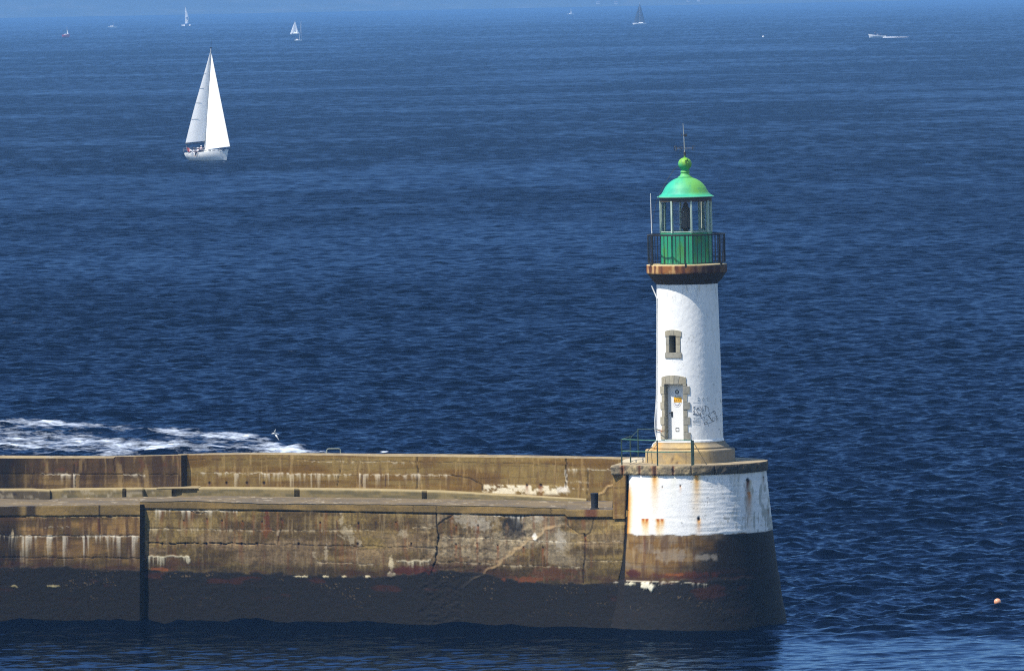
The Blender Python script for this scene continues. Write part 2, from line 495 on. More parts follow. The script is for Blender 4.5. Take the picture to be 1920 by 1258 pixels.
DECK_R = ([277, 353, 400, 500, 700, 830, 950, 1060, 1063, 1150, 1180], [940, 938.7, 940.5, 944, 945, 946.8, 949, 952.6, 955, 955, 955.5])
COP_R = ([277, 353, 500, 560, 700, 830, 950, 1060, 1063, 1150, 1180], [953.5, 954.5, 956, 957, 959.6, 962, 964.4, 965, 969.6, 970, 970.5])
DECK_L = ([-420, 0, 88, 263], [953, 949.7, 948, 945.9])
COP_L = ([-420, 0, 263], [970, 967.3, 966.3])
PT_R = ([330, 350, 400, 500, 600, 700, 830, 960, 1100, 1150, 1245], [851.2, 850.9, 848.9, 847.9, 849.2, 850, 850.8, 852.5, 855.2, 855.9, 857.5])
PF_R = ([330, 358, 500, 600, 700, 830, 960, 1100, 1150, 1245], [853.0, 852.8, 851.9, 853.4, 855.1, 856.3, 857.6, 859.3, 860.6, 862])
PT_L = ([-420, 0, 213, 216, 340], [856, 853.6, 854.6, 854.4, 851.7])
PF_L = ([-420, 0, 213, 216, 340], [861, 859, 858.8, 856.2, 853.2])
LT = ([-420, 0, 60, 90, 130, 300, 400, 500, 600, 700, 830, 900, 960, 1050, 1100, 1150, 1245], [918, 914.6, 914.4, 916, 913.8, 912.4, 911.8, 912.5, 913.8, 915.1, 918.4, 922.6, 925.6, 931, 934, 935, 938])
LB = ([-420, 0, 88, 112, 230, 300, 400, 500, 600, 700, 800, 900, 1000, 1060, 1095, 1150, 1245], [937, 934.5, 936.8, 934, 932.4, 931, 929.8, 930.8, 932.3, 933.2, 935.3, 936.6, 938.6, 939.3, 939.5, 939.7, 941])
f = lambda T: (lambda x: np.interp(x, T[0], T[1]))
BACK = 6.5                                   # parapet face stands this far behind the harbour face


def face_mesh(name, px, R0, Yfun, parent, paint_fn, lean=0.0, outer=None, seed=0):
    """a wall face as a fine grid (columns px, rows R0[r, c]) with painted weathering"""
    P = np.broadcast_to(px[None], R0.shape)
    Y = np.broadcast_to(Yfun(px)[None], R0.shape).copy()
    V = place(P, R0, Y)
    V[..., 1] -= lean * (V[0, :, 2][None] - V[..., 2])               # batter
    pt = Paint(P, R0, seed); paint_fn(pt)
    V[..., 1] -= pt.h
    o = mesh_obj(name, V.reshape(-1, 3), grid_faces(*R0.shape), CONC, parent, True, {'tint': np.clip(.125 * (pt.c / .14) ** 1.32, .004, .85).reshape(-1, 3)})
    return o, V


def band(name, px, lines, parent, mat, colf, seed=0, nsub=3):
    """top surfaces and steps: lines = [(row function, depth function), ...] from back to front"""
    rows = []; P = []; Y = []
    for (r0, y0), (r1, y1) in zip(lines[:-1], lines[1:]):
        for t in np.linspace(0, 1, nsub, endpoint=False):
            rows.append(r0(px) * (1 - t) + r1(px) * t); Y.append(y0(px) * (1 - t) + y1(px) * t)
    rows.append(lines[-1][0](px)); Y.append(lines[-1][1](px))
    Rr = np.array(rows); Yy = np.array(Y); P = np.broadcast_to(px[None], Rr.shape)
    V = place(P, Rr, Yy); c, h = colf(P, Rr, Yy, V)
    V[..., 2] += h
    return mesh_obj(name, V.reshape(-1, 3), grid_faces(*Rr.shape), mat, parent, True, {'tint': np.clip(c, .004, .8).reshape(-1, 3)})


# ---- marks on the main (right-hand) harbour wall
TIDE_R = [(277, 1066), (400, 1069), (500, 1073), (600, 1077), (700, 1079), (742, 1078), (800, 1070), (860, 1069), (905, 1071), (934, 1079), (986, 1089), (1040, 1092), (1180, 1091)]
BREAK = [(1063, 982), (1040, 986), (1023, 991), (1012, 1003), (1004, 1009), (990, 1012), (976, 1026), (965, 1029), (958, 1039), (943, 1047), (937, 1056), (927, 1062), (914, 1066), (903, 1076), (886, 1084), (867, 1101)]


def paint_right(p):
    p.base(BRN, TAN, None, 90, 24)
    low = sm(985, 1015, p.y) * sm(1070, 1050, p.y)
    p.c = mix(p.c, (.205, .150, .088), .75 * low * sm(.40, .60, fbm(p.x / 70, p.y / 20, 301, 4)))
    g = sm(760, 830, p.x) * sm(1130, 1060, p.x) * sm(958, 968, p.y) * sm(1070, 1050, p.y)
    p.c = mix(p.c, GRY, g * sm(.40, .58, fbm(p.x / 40, p.y / 22, 302, 5))); p.c = p.c * (1 + .9 * (fbm(p.x / 3.2, p.y / 3.2, 311, 4) - .5) + .5 * (fbm(p.x / 16, p.y / 12, 312, 4) - .5))[..., None]
    p.boards(9.3, .13)
    p.streaks((.085, .055, .026), .5, 7, 60); p.streaks((.28, .22, .13), .38, 4, 34, .58, .74); p.streaks((.16, .065, .02), .4, 9, 70, .6, .74)
    p.c = p.c * (1 - .25 * (sm(1000, 1075, p.y)))[..., None]
    # relief of the patch to the right of the broken edge
    bx = np.interp(p.y, [q[1] for q in BREAK], [q[0] for q in BREAK]); right = sm(-1.5, 1.5, p.x - bx + 3 * (fbm(p.x / 6, p.y / 6, 5, 3) - .5)) * sm(975, 985, p.y)
    p.h += .07 * right
    rough = sm(770, 800, p.x) * (1 - right) * sm(985, 990, p.y); p.h += rough * .035 * (fbm(p.x / 5, p.y / 5, 303, 4) - .5) * 2
    p.c = p.c * (1 + .5 * rough * (fbm(p.x / 4, p.y / 4, 304, 4) - .5))[..., None]
    # joints and cracks
    p.line([(277, 1018), (482, 1019), (521, 1020), (638, 1023), (820, 1026)], .8, amt=.55)
    p.line([(277, 1017)] + [(x, 1018.5) for x in (330,)] + [(480, 1019)], .8, amt=.6)
    p.line([(818, 948), (820, 989), (823, 1007), (817, 1049), (811, 1072)], 1.5, amt=.95, depth=.05)
    p.line([(1096, 1000), (1098, 1015), (1096, 1049), (1093, 1092)], 1.4, amt=.85, depth=.04)
    p.line([(1114, 970), (1106, 1000), (1097, 1003)], 1.0, amt=.8); p.line([(1063, 983), (1085, 1000), (1098, 1000)], .8, amt=.6)
    p.line([(856, 962), (835, 973), (822, 983)], 1.3, amt=.85, depth=.04)
    for q in ([(820, 1007.5), (937, 1008)], [(937, 1011), (1000, 1013)], [(1005, 1015), (1095, 1015), (1170, 1013)], [(822, 1052), (934, 1056)],
              [(937, 1058), (1090, 1062)], [(1099, 1050), (1172, 1050)], [(594, 1053), (701, 1057)], [(277, 990), (525, 994), (706, 994)], [(773, 988), (818, 988)]):
        p.line(q, .8, amt=.5, depth=.014); p.white([(a, b + .8) for a, b in q], 1.0, 4, .55, (.50, .43, .31), .5, .004)
    p.line([(528, 970), (531, 985), (524, 1000), (522, 1020)], .9, amt=.5)
    for xx, w in ((553, 0), (612, 0), (669, 0), (880, 1), (1024, 0)): p.line([(xx, 1000), (xx + 1, 1055)], .6, (.30, .26, .2), .35, .004)
    # coping shadow joint
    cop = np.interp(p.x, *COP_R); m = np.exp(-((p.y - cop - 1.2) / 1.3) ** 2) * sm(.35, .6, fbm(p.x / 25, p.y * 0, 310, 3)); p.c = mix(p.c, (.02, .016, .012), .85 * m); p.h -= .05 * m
    p.line([(930, 966), (960, 968.5), (990, 967)], 2.0, (.012, .011, .010), .95, .05)
    # lime, pale growth
    p.white([(290, 955), (350, 957), (445, 957.5)], 2.0, 12, .85, dens=.62)
    p.white([(356, 957), (372, 963), (389, 958)], 1.5, 8, .8); p.line([(356, 957), (370, 963), (387, 961)], .9, amt=.7)
    p.white([(277, 1043), (320, 1042.5), (356, 1042.5)], 2.6, 16, .9, (.50, .46, .35), .85, .02); p.blob(352, 1049, 5, 8, (.48, .44, .33), .75, .9, .02)
    p.blob(734, 1056, 5, 15, (.45, .39, .27), .85, .7, .03, 5); p.blob(733, 1078, 8, 7, (.46, .42, .31), .85, 1.1, .03, 4)
    p.white([(743, 1052), (775, 1051.5), (809, 1050)], 3.0, 13, .9, (.50, .45, .33), .85, .02)
    p.white([(1003, 1014), (1062, 1015)], 1.0, 3, .8)
    p.blob(1003, 1006, 6, 7, (.62, .60, .54), .9, .5, .02)
    for b in ((880, 972, 30, 14), (905, 985, 22, 14), (1006, 973, 12, 8), (1049, 1005, 10, 16), (1052, 1022, 10, 12)): p.blob(*b, (.33, .30, .25), .5, 1.2, 0, 4)
    p.blob(962, 980, 22, 20, (.018, .017, .016), .9, .95, 0, 8); p.blob(966, 1000, 24, 12, (.03, .026, .022), .7, 1.0, 0, 7); p.white([(925, 967), (995, 968)], 2, 16, .7, (.45, .43, .38))
    for b in ((660, 1013, 6, 9), (674, 1017, 4, 7), (588, 1040, 4, 8), (650, 998, 14, 12), (612, 1036, 4, 14), (521, 1000, 3, 6), (640, 975, 5, 12), (755, 1000, 9, 9)): p.blob(*b, (.36, .31, .23), .5, 1.2, 0, 3)
    # iron
    p.blob(500, 972, 6, 18, (.12, .035, .015), .7, .9, 0, 5); p.blob(500, 995, 9, 12, (.16, .06, .02), .6, .8)
    for x, y, L in ((389, 973, 16), (345, 976, 10), (455, 977, 14), (417, 976, 14), (492, 978, 20), (529, 975, 12), (600, 980, 14), (672, 981, 10), (742, 979, 8), (856, 985, 12), (897, 985, 16), (895, 1018, 26), (855, 1020, 26),
                    (1018, 1026, 34), (982, 1026, 12), (933, 1022, 30), (1098, 1004, 20)): p.rust(x, y, L, 1.6)
    for x in (705, 708, 674, 633): p.line([(x, 977), (x - .4, 991)], .8, (.03, .015, .01), .85, .02)
    for x in (305, 348, 388, 415, 453, 483, 561, 671, 771): p.rust(x, 1019, 8, 2.2, (.09, .05, .03))
    p.tide(TIDE_R)
    p.blob(986, 1085, 40, 5, (.17, .055, .016), .55, 1.3, 0, 7); p.blob(1040, 1074, 50, 12, (.10, .035, .016), .5, 1.2); p.blob(300, 1066, 24, 3.5, (.20, .075, .02), .7, 1.1)
    p.blob(770, 1068, 45, 9, (.075, .016, .010), .7, .9)
    p.white([(1150, 1090), (1180, 1091)], 1.4, 4, .7, dens=.7); p.blob(1184, 1098, 9, 6, (.55, .52, .42), .9, 1.0, .05, 4)
    for x in (557, 574, 610, 645, 690): p.blob(x, 1080, 7, 2.2, (.5, .44, .3), .75, .9, .02, 4)
    # rim of the broken patch
    d = seg_d(p.wx, p.wy, BREAK); d = d + 9 * (fbm(p.x / 7, p.y / 7, 306, 4) - .5); m = (1 - sm(1.0, 3.6, d)) * (p.y > 985); p.c = mix(p.c, (.28, .21, .12), .5 * m * sm(1095, 1055, p.y)); p.h += .04 * m * (fbm(p.x / 4, p.y / 4, 305, 3))
    # joint with the round head, rust bleeding beside it
    jx = np.interp(p.y, [870, 960, 1010, 1060, 1092], [1178, 1176, 1173, 1170, 1166]); w = np.interp(p.y, [870, 1040, 1075, 1095], [2.6, 2.0, 5, 9])
    m = 1 - sm(.6, 1.2, np.abs(p.x - jx) / w); p.c = mix(p.c, (.014, .012, .011), m); p.h -= .10 * m * sm(1098, 1078, p.y)


def paint_left(p):
    p.base(BRN, (.225, .145, .058), None, 70, 20); p.boards(9.3, .2)
    p.streaks((.07, .040, .022), .7, 8, 60, .48, .68); p.streaks((.105, .060, .028), .5, 14, 60, .5, .7); p.streaks((.30, .22, .12), .3, 6, 40, .6, .74)
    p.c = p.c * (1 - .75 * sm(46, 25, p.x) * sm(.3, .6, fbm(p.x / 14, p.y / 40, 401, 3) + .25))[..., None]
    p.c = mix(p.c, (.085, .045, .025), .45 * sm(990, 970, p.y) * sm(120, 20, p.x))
    p.line([(-420, 968), (262, 968)], .9, amt=.6); p.line([(-420, 1004), (262, 1004)], .9, amt=.6); p.line([(186, 950), (187, 1004)], 2.5, (.035, .025, .02), .8, .0)
    p.line([(-100, 1044), (262, 1046)], .8, amt=.4); p.blob(185, 985, 4, 18, (.10, .04, .02), .6, .6)
    p.white([(-420, 1004), (40, 1004)], 1.6, 18, .55, dens=.5); p.white([(36, 1004.5), (262, 1004.5)], 1.8, 26, .8, dens=.75)
    for x, L in ((42, 20), (121, 18), (155, 46), (166, 30), (212, 20), (218, 14), (252, 18)): p.white([(x - 4, 1005), (x + 4, 1005)], 2, L * 1.6, .75, dens=.9)
    p.white([(10, 968), (262, 969)], 1, 3, .6, (.45, .36, .2), .4); p.white([(80, 988), (130, 988)], .8, 3, .5); p.blob(24, 1000, 3, 8, (.4, .33, .22), .7, .6)
    p.tide([(-420, 1058), (0, 1060), (140, 1063), (262, 1068)])
    for x in (27, 95, 105, 330): p.blob(x, 1098, 9, 3, (.3, .26, .15), .7, 1.0, .02, 4)


def paint_par_r(p):
    p.base((.140, .087, .024), TAN, None, 110, 14); p.boards(10.5, .10)
    p.streaks((.11, .068, .030), .5, 8, 50); p.streaks((.36, .27, .14), .3, 5, 40, .6, .76)
    p.c = p.c * (1 + .12 * sm(864, 858, p.y - .012 * (p.x - 350)))[..., None]
    p.line([(340, 862), (500, 860.5), (700, 864), (960, 868), (1060, 871)], .7, amt=.5, depth=.01)
    p.line([(781, 856), (783, 880), (781, 915)], .9, amt=.8); p.line([(1061, 860), (1062, 913)], 1.2, amt=.85, depth=.03); p.line([(1102, 880), (1102, 930)], .9, amt=.7)
    p.line([(640, 866), (637, 888), (634, 912)], .8, amt=.55); p.line([(846, 891), (880, 897), (906, 908), (904, 920)], 1.0, amt=.75)
    p.white([(365, 886), (500, 887), (620, 889), (846, 891)], 1.1, 7, .75, dens=.6)
    for x in (442, 467, 493, 545, 552, 560, 580, 590, 596, 634, 680, 723, 768, 781): p.white([(x - 6, 888.5), (x + 6, 889)], 1.5, 26, .55, (.52, .48, .40), .9)
    p.white([(560, 865), (780, 867)], .9, 3, .55, dens=.45); p.white([(1064, 880), (1102, 880), (1148, 881)], 1.2, 7, .8, dens=.7)
    p.white([(1064, 903), (1104, 904)], .9, 3, .6); p.white([(1064, 917), (1104, 917)], .9, 3, .6)
    for x in (679, 723): p.line([(x, 890), (x + .5, 912)], 1.0, (.05, .03, .03), .7, .01)
    for x, y in ((393, 905), (425, 905), (463, 905), (496, 905)): p.rust(x, y, 6, 2.4, (.10, .05, .03))
    band_ = sm(906, 909.5, p.y - .022 * (p.x - 904)) * sm(930, 924, p.y) * ((p.x > 904) & (p.x < 1072))
    band_ = band_ * sm(904, 910, p.x + 8 * (fbm(p.x / 4, p.y / 4, 503, 3) - .5)) * sm(1072, 1060, p.x); p.c = mix(p.c, (.47, .43, .34), band_ * sm(.38, .56, fbm(p.x / 8, p.y / 6, 502, 5) + .06 * (p.x < 1015))); p.h += .02 * band_
    for x in (988, 1012, 1015): p.rust(x, 909, 14, 2.2)
    p.blob(1056, 918, 12, 9, (.45, .43, .40), .7, .8); p.line([(1061, 882), (1062, 914)], 2.4, (.55, .52, .46), .6, 0); p.line([(1061, 860), (1062, 914)], .9, amt=.9)
    br = [(1118, 926), (1130, 922), (1138, 912), (1148, 908)]; d = seg_d(p.wx, p.wy, br); m = 1 - sm(1, 2.5, d); p.c = mix(p.c, (.38, .28, .15), .8 * m); p.h += .03 * m


def paint_par_l(p):
    p.base((.105, .070, .033), (.155, .108, .048), None, 60, 14); p.boards(10, .15)
    up = sm(888, 884, p.y); p.c = mix(p.c, (.074, .047, .025), .72 * up)
    p.c = mix(p.c, (.13, .050, .026), .4 * up * sm(.58, .7, fbm(p.x / 12, p.y / 8, 603, 4)))
    p.streaks((.05, .03, .018), .7, 10, 60, .48, .66); p.streaks((.27, .20, .10), .5 * 1, 9, 60, .62, .75)
    p.c = p.c * (1 - .8 * sm(80, 10, p.x + 30 * (fbm(p.x / 20, p.y / 20, 604, 3) - .5)))[..., None]
    p.line([(-420, 888), (340, 889)], .8, amt=.5)
    p.white([(74, 889), (150, 889)], 1.3, 6, .75, dens=.6); p.white([(108, 889), (124, 889)], 2, 30, .85, dens=.9); p.white([(138, 889), (142, 889)], 2, 40, .7, dens=.9); p.white([(231, 889.5), (273, 889.5)], 1.3, 7, .8, dens=.7)
    p.white([(295, 898), (305, 900)], .8, 2, .5)
    p.line([(140, 860), (140, 913)], .7, amt=.4); p.line([(215, 856), (215, 884)], 1.0, (.04, .02, .015), .8)


def top_col(a, b, seed, amp=.012):
    def g(P, Rr, Yy, V):
        X, Yw = V[..., 0], V[..., 1]
        c = mix(np.broadcast_to(np.array(a), P.shape + (3,)), b, sm(.38, .64, fbm(X * .9, Yw * .9, seed, 5)))
        c = mix(c, (.11, .085, .06), .55 * sm(.56, .7, fbm(X * 2.3, Yw * 1.1, seed + 2, 5)))
        c = mix(c, (.45, .38, .27), .5 * sm(.66, .78, fbm(X * 4, Yw * 2, seed + 4, 4)))
        return c, amp * (fbm(X * 2.2, Yw * 2.2, seed + 3, 4) - .5) * 2
    return g


def ledge_col(seed):
    def g(P, Rr, Yy, V):
        c = mix(np.broadcast_to(np.array((.15, .112, .046)), P.shape + (3,)), (.085, .068, .030), sm(.38, .62, fbm(P / 26, Rr / 5, seed, 4)))
        top = sm(1.0, .0, (Rr - f(LT)(P) - 2.6)); c = mix(c, (.34, .265, .135), .85 * top)
        dark = (1 - top) * (sm(105, 85, P) * .8 + .45 * sm(.5, .66, fbm(P / 16, Rr / 8, seed + 3, 4)) * sm(330, 290, P)); c = mix(c, (.035, .026, .018), dark)
        c = mix(c, (.30, .25, .17), (1 - top) * .5 * sm(.6, .72, fbm(P / 12, Rr / 6, seed + 5, 4)) * sm(320, 290, P))
        return c, .006 * (fbm(P / 5, Rr / 3, seed + 8, 3) - .5)
    return g


pier = empty('breakwater', (0, 0, 0))
tag(pier, 'long tan concrete breakwater with stained walls and dark weedy foot', 'breakwater')

PXR = np.arange(262, 1177.5, 1.6); PXL = np.concatenate([np.arange(-420, -40, 8.0), np.arange(-40, 263.1, 1.6)])
# harbour walls, from under the coping down below the water
for px, cop, deck, yf, fn, nm, sd in ((PXR, COP_R, DECK_R, yfr, paint_right, 'quay_wall', 3), (PXL, COP_L, DECK_L, yfl, paint_left, 'quay_wall', 4)):
    r0 = f(deck)(px); R0 = rows_between(r0, np.full_like(px, 1262.0), 205)
    def fn2(p, fn=fn, cop=cop):
        fn(p); e = p.y - np.interp(p.x, *cop)
        m = sm(1.2, -1.2, e); n = sm(.4, .62, fbm(p.x / 50, p.y / 30, sd + 900, 4))
        cc = mix(np.broadcast_to(np.array((.195, .138, .058)), p.c.shape), (.140, .102, .046), n); cc = cc * (.85 + .4 * fbm(p.x / 6, p.y / 5, sd + 901, 4))[..., None]
        p.c = p.c * (1 - m[..., None]) + cc * m[..., None]; p.h = p.h * (1 - m) + m * .035
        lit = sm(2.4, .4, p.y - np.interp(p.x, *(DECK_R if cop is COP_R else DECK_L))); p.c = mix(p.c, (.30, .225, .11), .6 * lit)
        if cop is COP_R:
            b = (p.x > 1062) & (p.x < 1149) & (e < 0); p.h += .04 * b; p.c = mix(p.c, (.11, .035, .022), .75 * b * sm(16, 7, np.abs(p.x - 1108)))
            for xx in (818, 775, 1033): p.c = mix(p.c, (.03, .02, .015), .8 * m * sm(1.2, .5, np.abs(p.x - xx - 1.5 * np.sin(p.y))))
        else:
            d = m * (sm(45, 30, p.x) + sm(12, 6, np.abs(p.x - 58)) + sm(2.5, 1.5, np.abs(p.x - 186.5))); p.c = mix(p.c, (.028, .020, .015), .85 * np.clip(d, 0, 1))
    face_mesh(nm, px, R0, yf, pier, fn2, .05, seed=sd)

# deck, from the foot of the ledge to the edge
dy = lambda yf, o: (lambda x: yf(x) + o)
LEDGE_Y = 5.5
for px, deck, yf, sd in ((np.arange(262, 1181, 2.5), DECK_R, yfr, 21), (np.concatenate([np.arange(-420, -40, 12.0), np.arange(-40, 264.1, 2.5)]), DECK_L, yfl, 22)):
    yy = (lambda x, yf=yf: yf(np.maximum(x, 262)) - .02) if deck is DECK_R else yf
    band('deck', px, [(lambda x: f(LB)(x) - .6, dy(yy, LEDGE_Y + .1)), (lambda x, deck=deck: f(LB)(x) * .5 + f(deck)(x) * .5, dy(yy, 2.6)), (f(deck), dy(yy, -.036))], pier, CONC_TOP,
         top_col((.165, .120, .062), (.120, .093, .058), sd, .02), sd, 8)

# ledge along the foot of the parapet, made of pieces that step forward and back a little
STEP = ([-420, 94, 94.1, 229, 229.1, 237, 237.1, 292, 292.1, 322, 322.1, 341, 341.1, 370, 370.1, 551, 551.1, 562, 562.1, 790, 790.1, 801, 801.1, 1095, 1300],
        [.10, .10, 0, 0, .12, -.25, 0, 0, .04, .04, -.20, -.12, -.06, -.06, 0, .0, .14, -.20, 0, 0, .14, -.20, 0, 0, 0])
YB = lambda x: np.where(x < 270, yfl(np.minimum(x, 263)), yfr(np.maximum(x, 277)))
lx = np.concatenate([np.arange(-420, -40, 12.0), np.arange(-40, 1100, 2.2)])
lx = np.unique(np.concatenate([lx, [94, 94.1, 229, 229.1, 237, 237.1, 292, 292.1, 322, 322.1, 341, 341.1, 370, 370.1, 551, 551.1, 562, 562.1, 790, 790.1, 801, 801.1]]))
stp = lambda x: np.interp(x, *STEP)
fade = lambda x: sm(1095, 1020, x)
band('ledge', lx, [(f(LT), lambda x: YB(x) + BACK + .03), (lambda x: f(LT)(x) + 2.4 + .5 * (fbm(x / 9, x * 0, 700, 3) - .5), lambda x: YB(x) + LEDGE_Y + .10 - stp(x)), (lambda x: f(LB)(x) + .4, lambda x: YB(x) + LEDGE_Y - stp(x))],
     pier, CONC_TOP, ledge_col(31), 31, 4)
# thin slab that bridges the gap in the ledge
sl = MB()
p0, p1 = place(293, 915.0, YB(293.) + LEDGE_Y + .03), place(371, 914.3, YB(371.) + LEDGE_Y + .03)
b0, b1 = p0 + np.array([.1, .95, .02]), p1 + np.array([.1, .95, .02])
v = [p0, p1, b1, b0] + [q + np.array([0, 0, -.03]) for q in (p0, p1, b1, b0)]
sl.add(v, [(0, 1, 2, 3), (7, 6, 5, 4), (0, 4, 5, 1), (1, 5, 6, 2), (2, 6, 7, 3), (3, 7, 4, 0)])
sl.build('slab', simple('slab_concrete', (.31, .24, .125), .9, bump=.01), pier)

# parapet: face, top, back
for px, pt_, pf_, fn, sd in ((np.arange(334, 1246, 1.8), PT_R, PF_R, paint_par_r, 41), (np.concatenate([np.arange(-420, -40, 8.0), np.arange(-40, 340.6, 1.8)]), PT_L, PF_L, paint_par_l, 42)):
    Yp = (lambda x: yfr(np.maximum(x, 277)) + BACK) if pt_ is PT_R else (lambda x: np.interp(x, [-420, 0, 340], [10.9 + BACK - .3, 8.6 + BACK - .3, 7.05 + BACK - .30]))
    R0 = rows_between(f(pf_)(px), f(LT)(px) + 4, 42)
    face_mesh('parapet', px, R0, Yp, pier, fn, .03, seed=sd)
    band('parapet_top', px, [(lambda x, T=pt_: f(T)(x) + 60, lambda x, Yp=Yp: Yp(x) + 2.0), (f(pt_), lambda x, Yp=Yp: Yp(x) + 1.75), (f(pf_), lambda x, Yp=Yp: Yp(x) - .0)], pier, CONC_TOP,
         top_col((.31, .23, .11), (.25, .185, .092), sd + 5, .004), sd, 4)

# ends of the left-hand sections, seen as narrow faces
DKC = simple('shade_toned_concrete', (.028, .021, .013), .9, var=.4, bump=.01)  # near-black tone: the shade on these faces is put into the colour
def end_face(x, xo, rows, y0, lean):
    a = [place(x, r, y0) for r in rows]; 
    for q in a: q[1] -= lean * (a[0][2] - q[2])
    b = [q + np.array([xo, .34, 0]) for q in a]
    n = len(a); m = MB(); m.add(a + b, [(i, i + 1, n + i + 1, n + i) for i in range(n - 1)])
    m.build('end_face', DKC, pier)
end_face(263, .20, np.linspace(945.9, 1255, 14), 7.28, .05)
end_face(340.3, .26, np.linspace(853.2, 916, 6), 7.05 + BACK - .30, .03)

# end block of the wall under the granite cap
bx = np.arange(1149, 1177.5, 1.6)
def paint_block(p):
    p.base((.225, .150, .056), (.165, .105, .042), None, 20, 24); p.boards(12, .08); p.streaks((.30, .23, .10), .3, 5, 40); p.streaks((.11, .05, .025), .5, 7, 40, .5, .7)
    p.line([(1149, 916), (1176, 916)], .6, amt=.4, depth=.006); p.white([(1149, 966), (1172, 967)], 1.2, 4, .6)
    jx = np.interp(p.y, [870, 960, 1010], [1177.5, 1175.5, 1173]); m = 1 - sm(.6, 1.2, np.abs(p.x - jx) / 2.8); p.c = mix(p.c, (.014, .012, .011), m); p.h -= .1 * m
face_mesh('end_block', bx, rows_between(np.full_like(bx, 885.0), np.full_like(bx, 972.0), 60), lambda x: yfr(x) - .075, pier, paint_block, .02, seed=77)
q0, q1 = place(1149, 885, yfr(1149) - .075), place(1149, 972, yfr(1149) - .09)
MB().add([q0, q1, q1 + np.array([3.2, 5.5, 0]), q0 + np.array([3.2, 5.5, 0])], [(0, 1, 2, 3)]).build('end_block_side', DKC, pier)
ZDECK = float(place(1100, 953.5, yfr(1100))[2])

# ---- bollard and rail hoop
bo = place(1115, 953, yfr(1115) + .25)
bl = empty('bollard', tuple(bo)); tag(bl, 'short black post standing on the quay edge just left of the lighthouse base', 'bollard')
BLK = simple('black_iron', (.012, .012, .013), .55, var=.3, bump=.002)
MB().lathe([(.125, 0), (.13, .05), (.135, .3), (.148, .52), (.155, .545), (.155, .575), (.12, .585)], 24).build('post', BLK, bl, True)
MB().lathe([(.17, -.03), (.17, .012), (.14, .03)], 24).build('base_plate', BLK, bl, True)
hy = yfr(625) + BACK + 1.95
h = [place(x, r, hy) for x, r in ((613, 862), (613, 843.5), (614.5, 841.6), (617, 841.2), (634, 841.0), (637, 841.4), (638.3, 843.3), (638.3, 862))]
he = empty('ladder_rail', tuple(h[0])); tag(he, 'thin grey metal hoop rising behind the top of the breakwater wall', 'ladder rail')
MB().tube([q - h[0] for q in h], .022, 8).build('hoop', simple('galvanised', (.30, .33, .27), .5, .3), he, True)
# ================================================================== ROUND HEAD OF THE BREAKWATER
z_cap_bot = zrow(0, -2.84, 890.5); z_paint = zrow(0, -3.04, 1003.2); z_cap_top = zrow(0, -2.9, 873.0)
HEADR = ([-2.0, 0.0, 1.0, z_paint, z_cap_bot], [3.72, 3.50, 3.33, 3.04, 2.83])
na, nz = 760, 190
ph = np.linspace(-math.pi, math.pi, na, endpoint=False); zz = np.linspace(z_cap_bot + .05, -1.6, nz)
PH, ZZ = np.meshgrid(ph, zz); RR = np.interp(ZZ, *HEADR)
X = RR * np.sin(PH); Y = -RR * np.cos(PH)
px, py = project_all(X, Y, ZZ)
# image columns/rows only hold on the side facing the camera; the back repeats the same weathering by arc length
front = np.abs(PH) < R(100)
u = np.where(front, px, 1300 + 160 * PH); 
# rows are taken level: height expressed as the row at the front of the head
zrow_f = np.interp(ZZ[:, 0][::-1], [zrow(0, -3.1, r) for r in (1260, 1160, 1003, 880)], [1260, 1160, 1003.2, 880])[::-1]
v_ = np.broadcast_to(zrow_f[:, None], PH.shape)
p = Paint(u.copy(), v_.copy(), 61)
CREAM = np.array((.80, .79, .76))
p.base((.165, .100, .032), (.20, .135, .060), (.20, .16, .115), 60, 20); p.boards(9.3, .12)
p.streaks((.09, .05, .025), .6, 7, 60); p.streaks((.32, .25, .16), .35, 6, 30, .58, .74)
# dark growth, with shade painted in, over the right-hand side of the brown band
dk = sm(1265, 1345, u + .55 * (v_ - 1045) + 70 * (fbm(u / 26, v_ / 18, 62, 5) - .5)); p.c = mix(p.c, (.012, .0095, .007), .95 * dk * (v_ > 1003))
p.blob(1262, 1040, 30, 14, (.30, .26, .21), .5, 1.0, 0, 9); p.blob(1320, 1045, 26, 8, (.26, .23, .19), .7, 1.0, 0, 9); p.blob(1285, 1078, 60, 7, (.13, .035, .014), .7, 1.0); p.blob(1265, 1076, 22, 3, (.34, .13, .03), .7, 1.0)
p.blob(1188, 1076, 14, 8, (.085, .015, .010), .85, .8); p.rust(1208, 1005, 70, 2, (.13, .05, .02), False, .6); p.rust(1250, 1005, 60, 3, (.12, .07, .03), False, .5)
p.tide([(900, 1089), (1250, 1089), (1330, 1086), (1700, 1086)])
p.blob(1216, 1098, 14, 9, (.55, .52, .42), .9, 1.1, .05, 4); p.blob(1184, 1095, 9, 4, (.5, .47, .36), .8, 1.0, .04, 4)
p.line([(1174, 1089), (1230, 1090), (1300, 1091)], .9, (.5, .46, .36), .6, -.01); p.white([(1230, 1092), (1330, 1094)], 1.2, 5, .6, dens=.5)
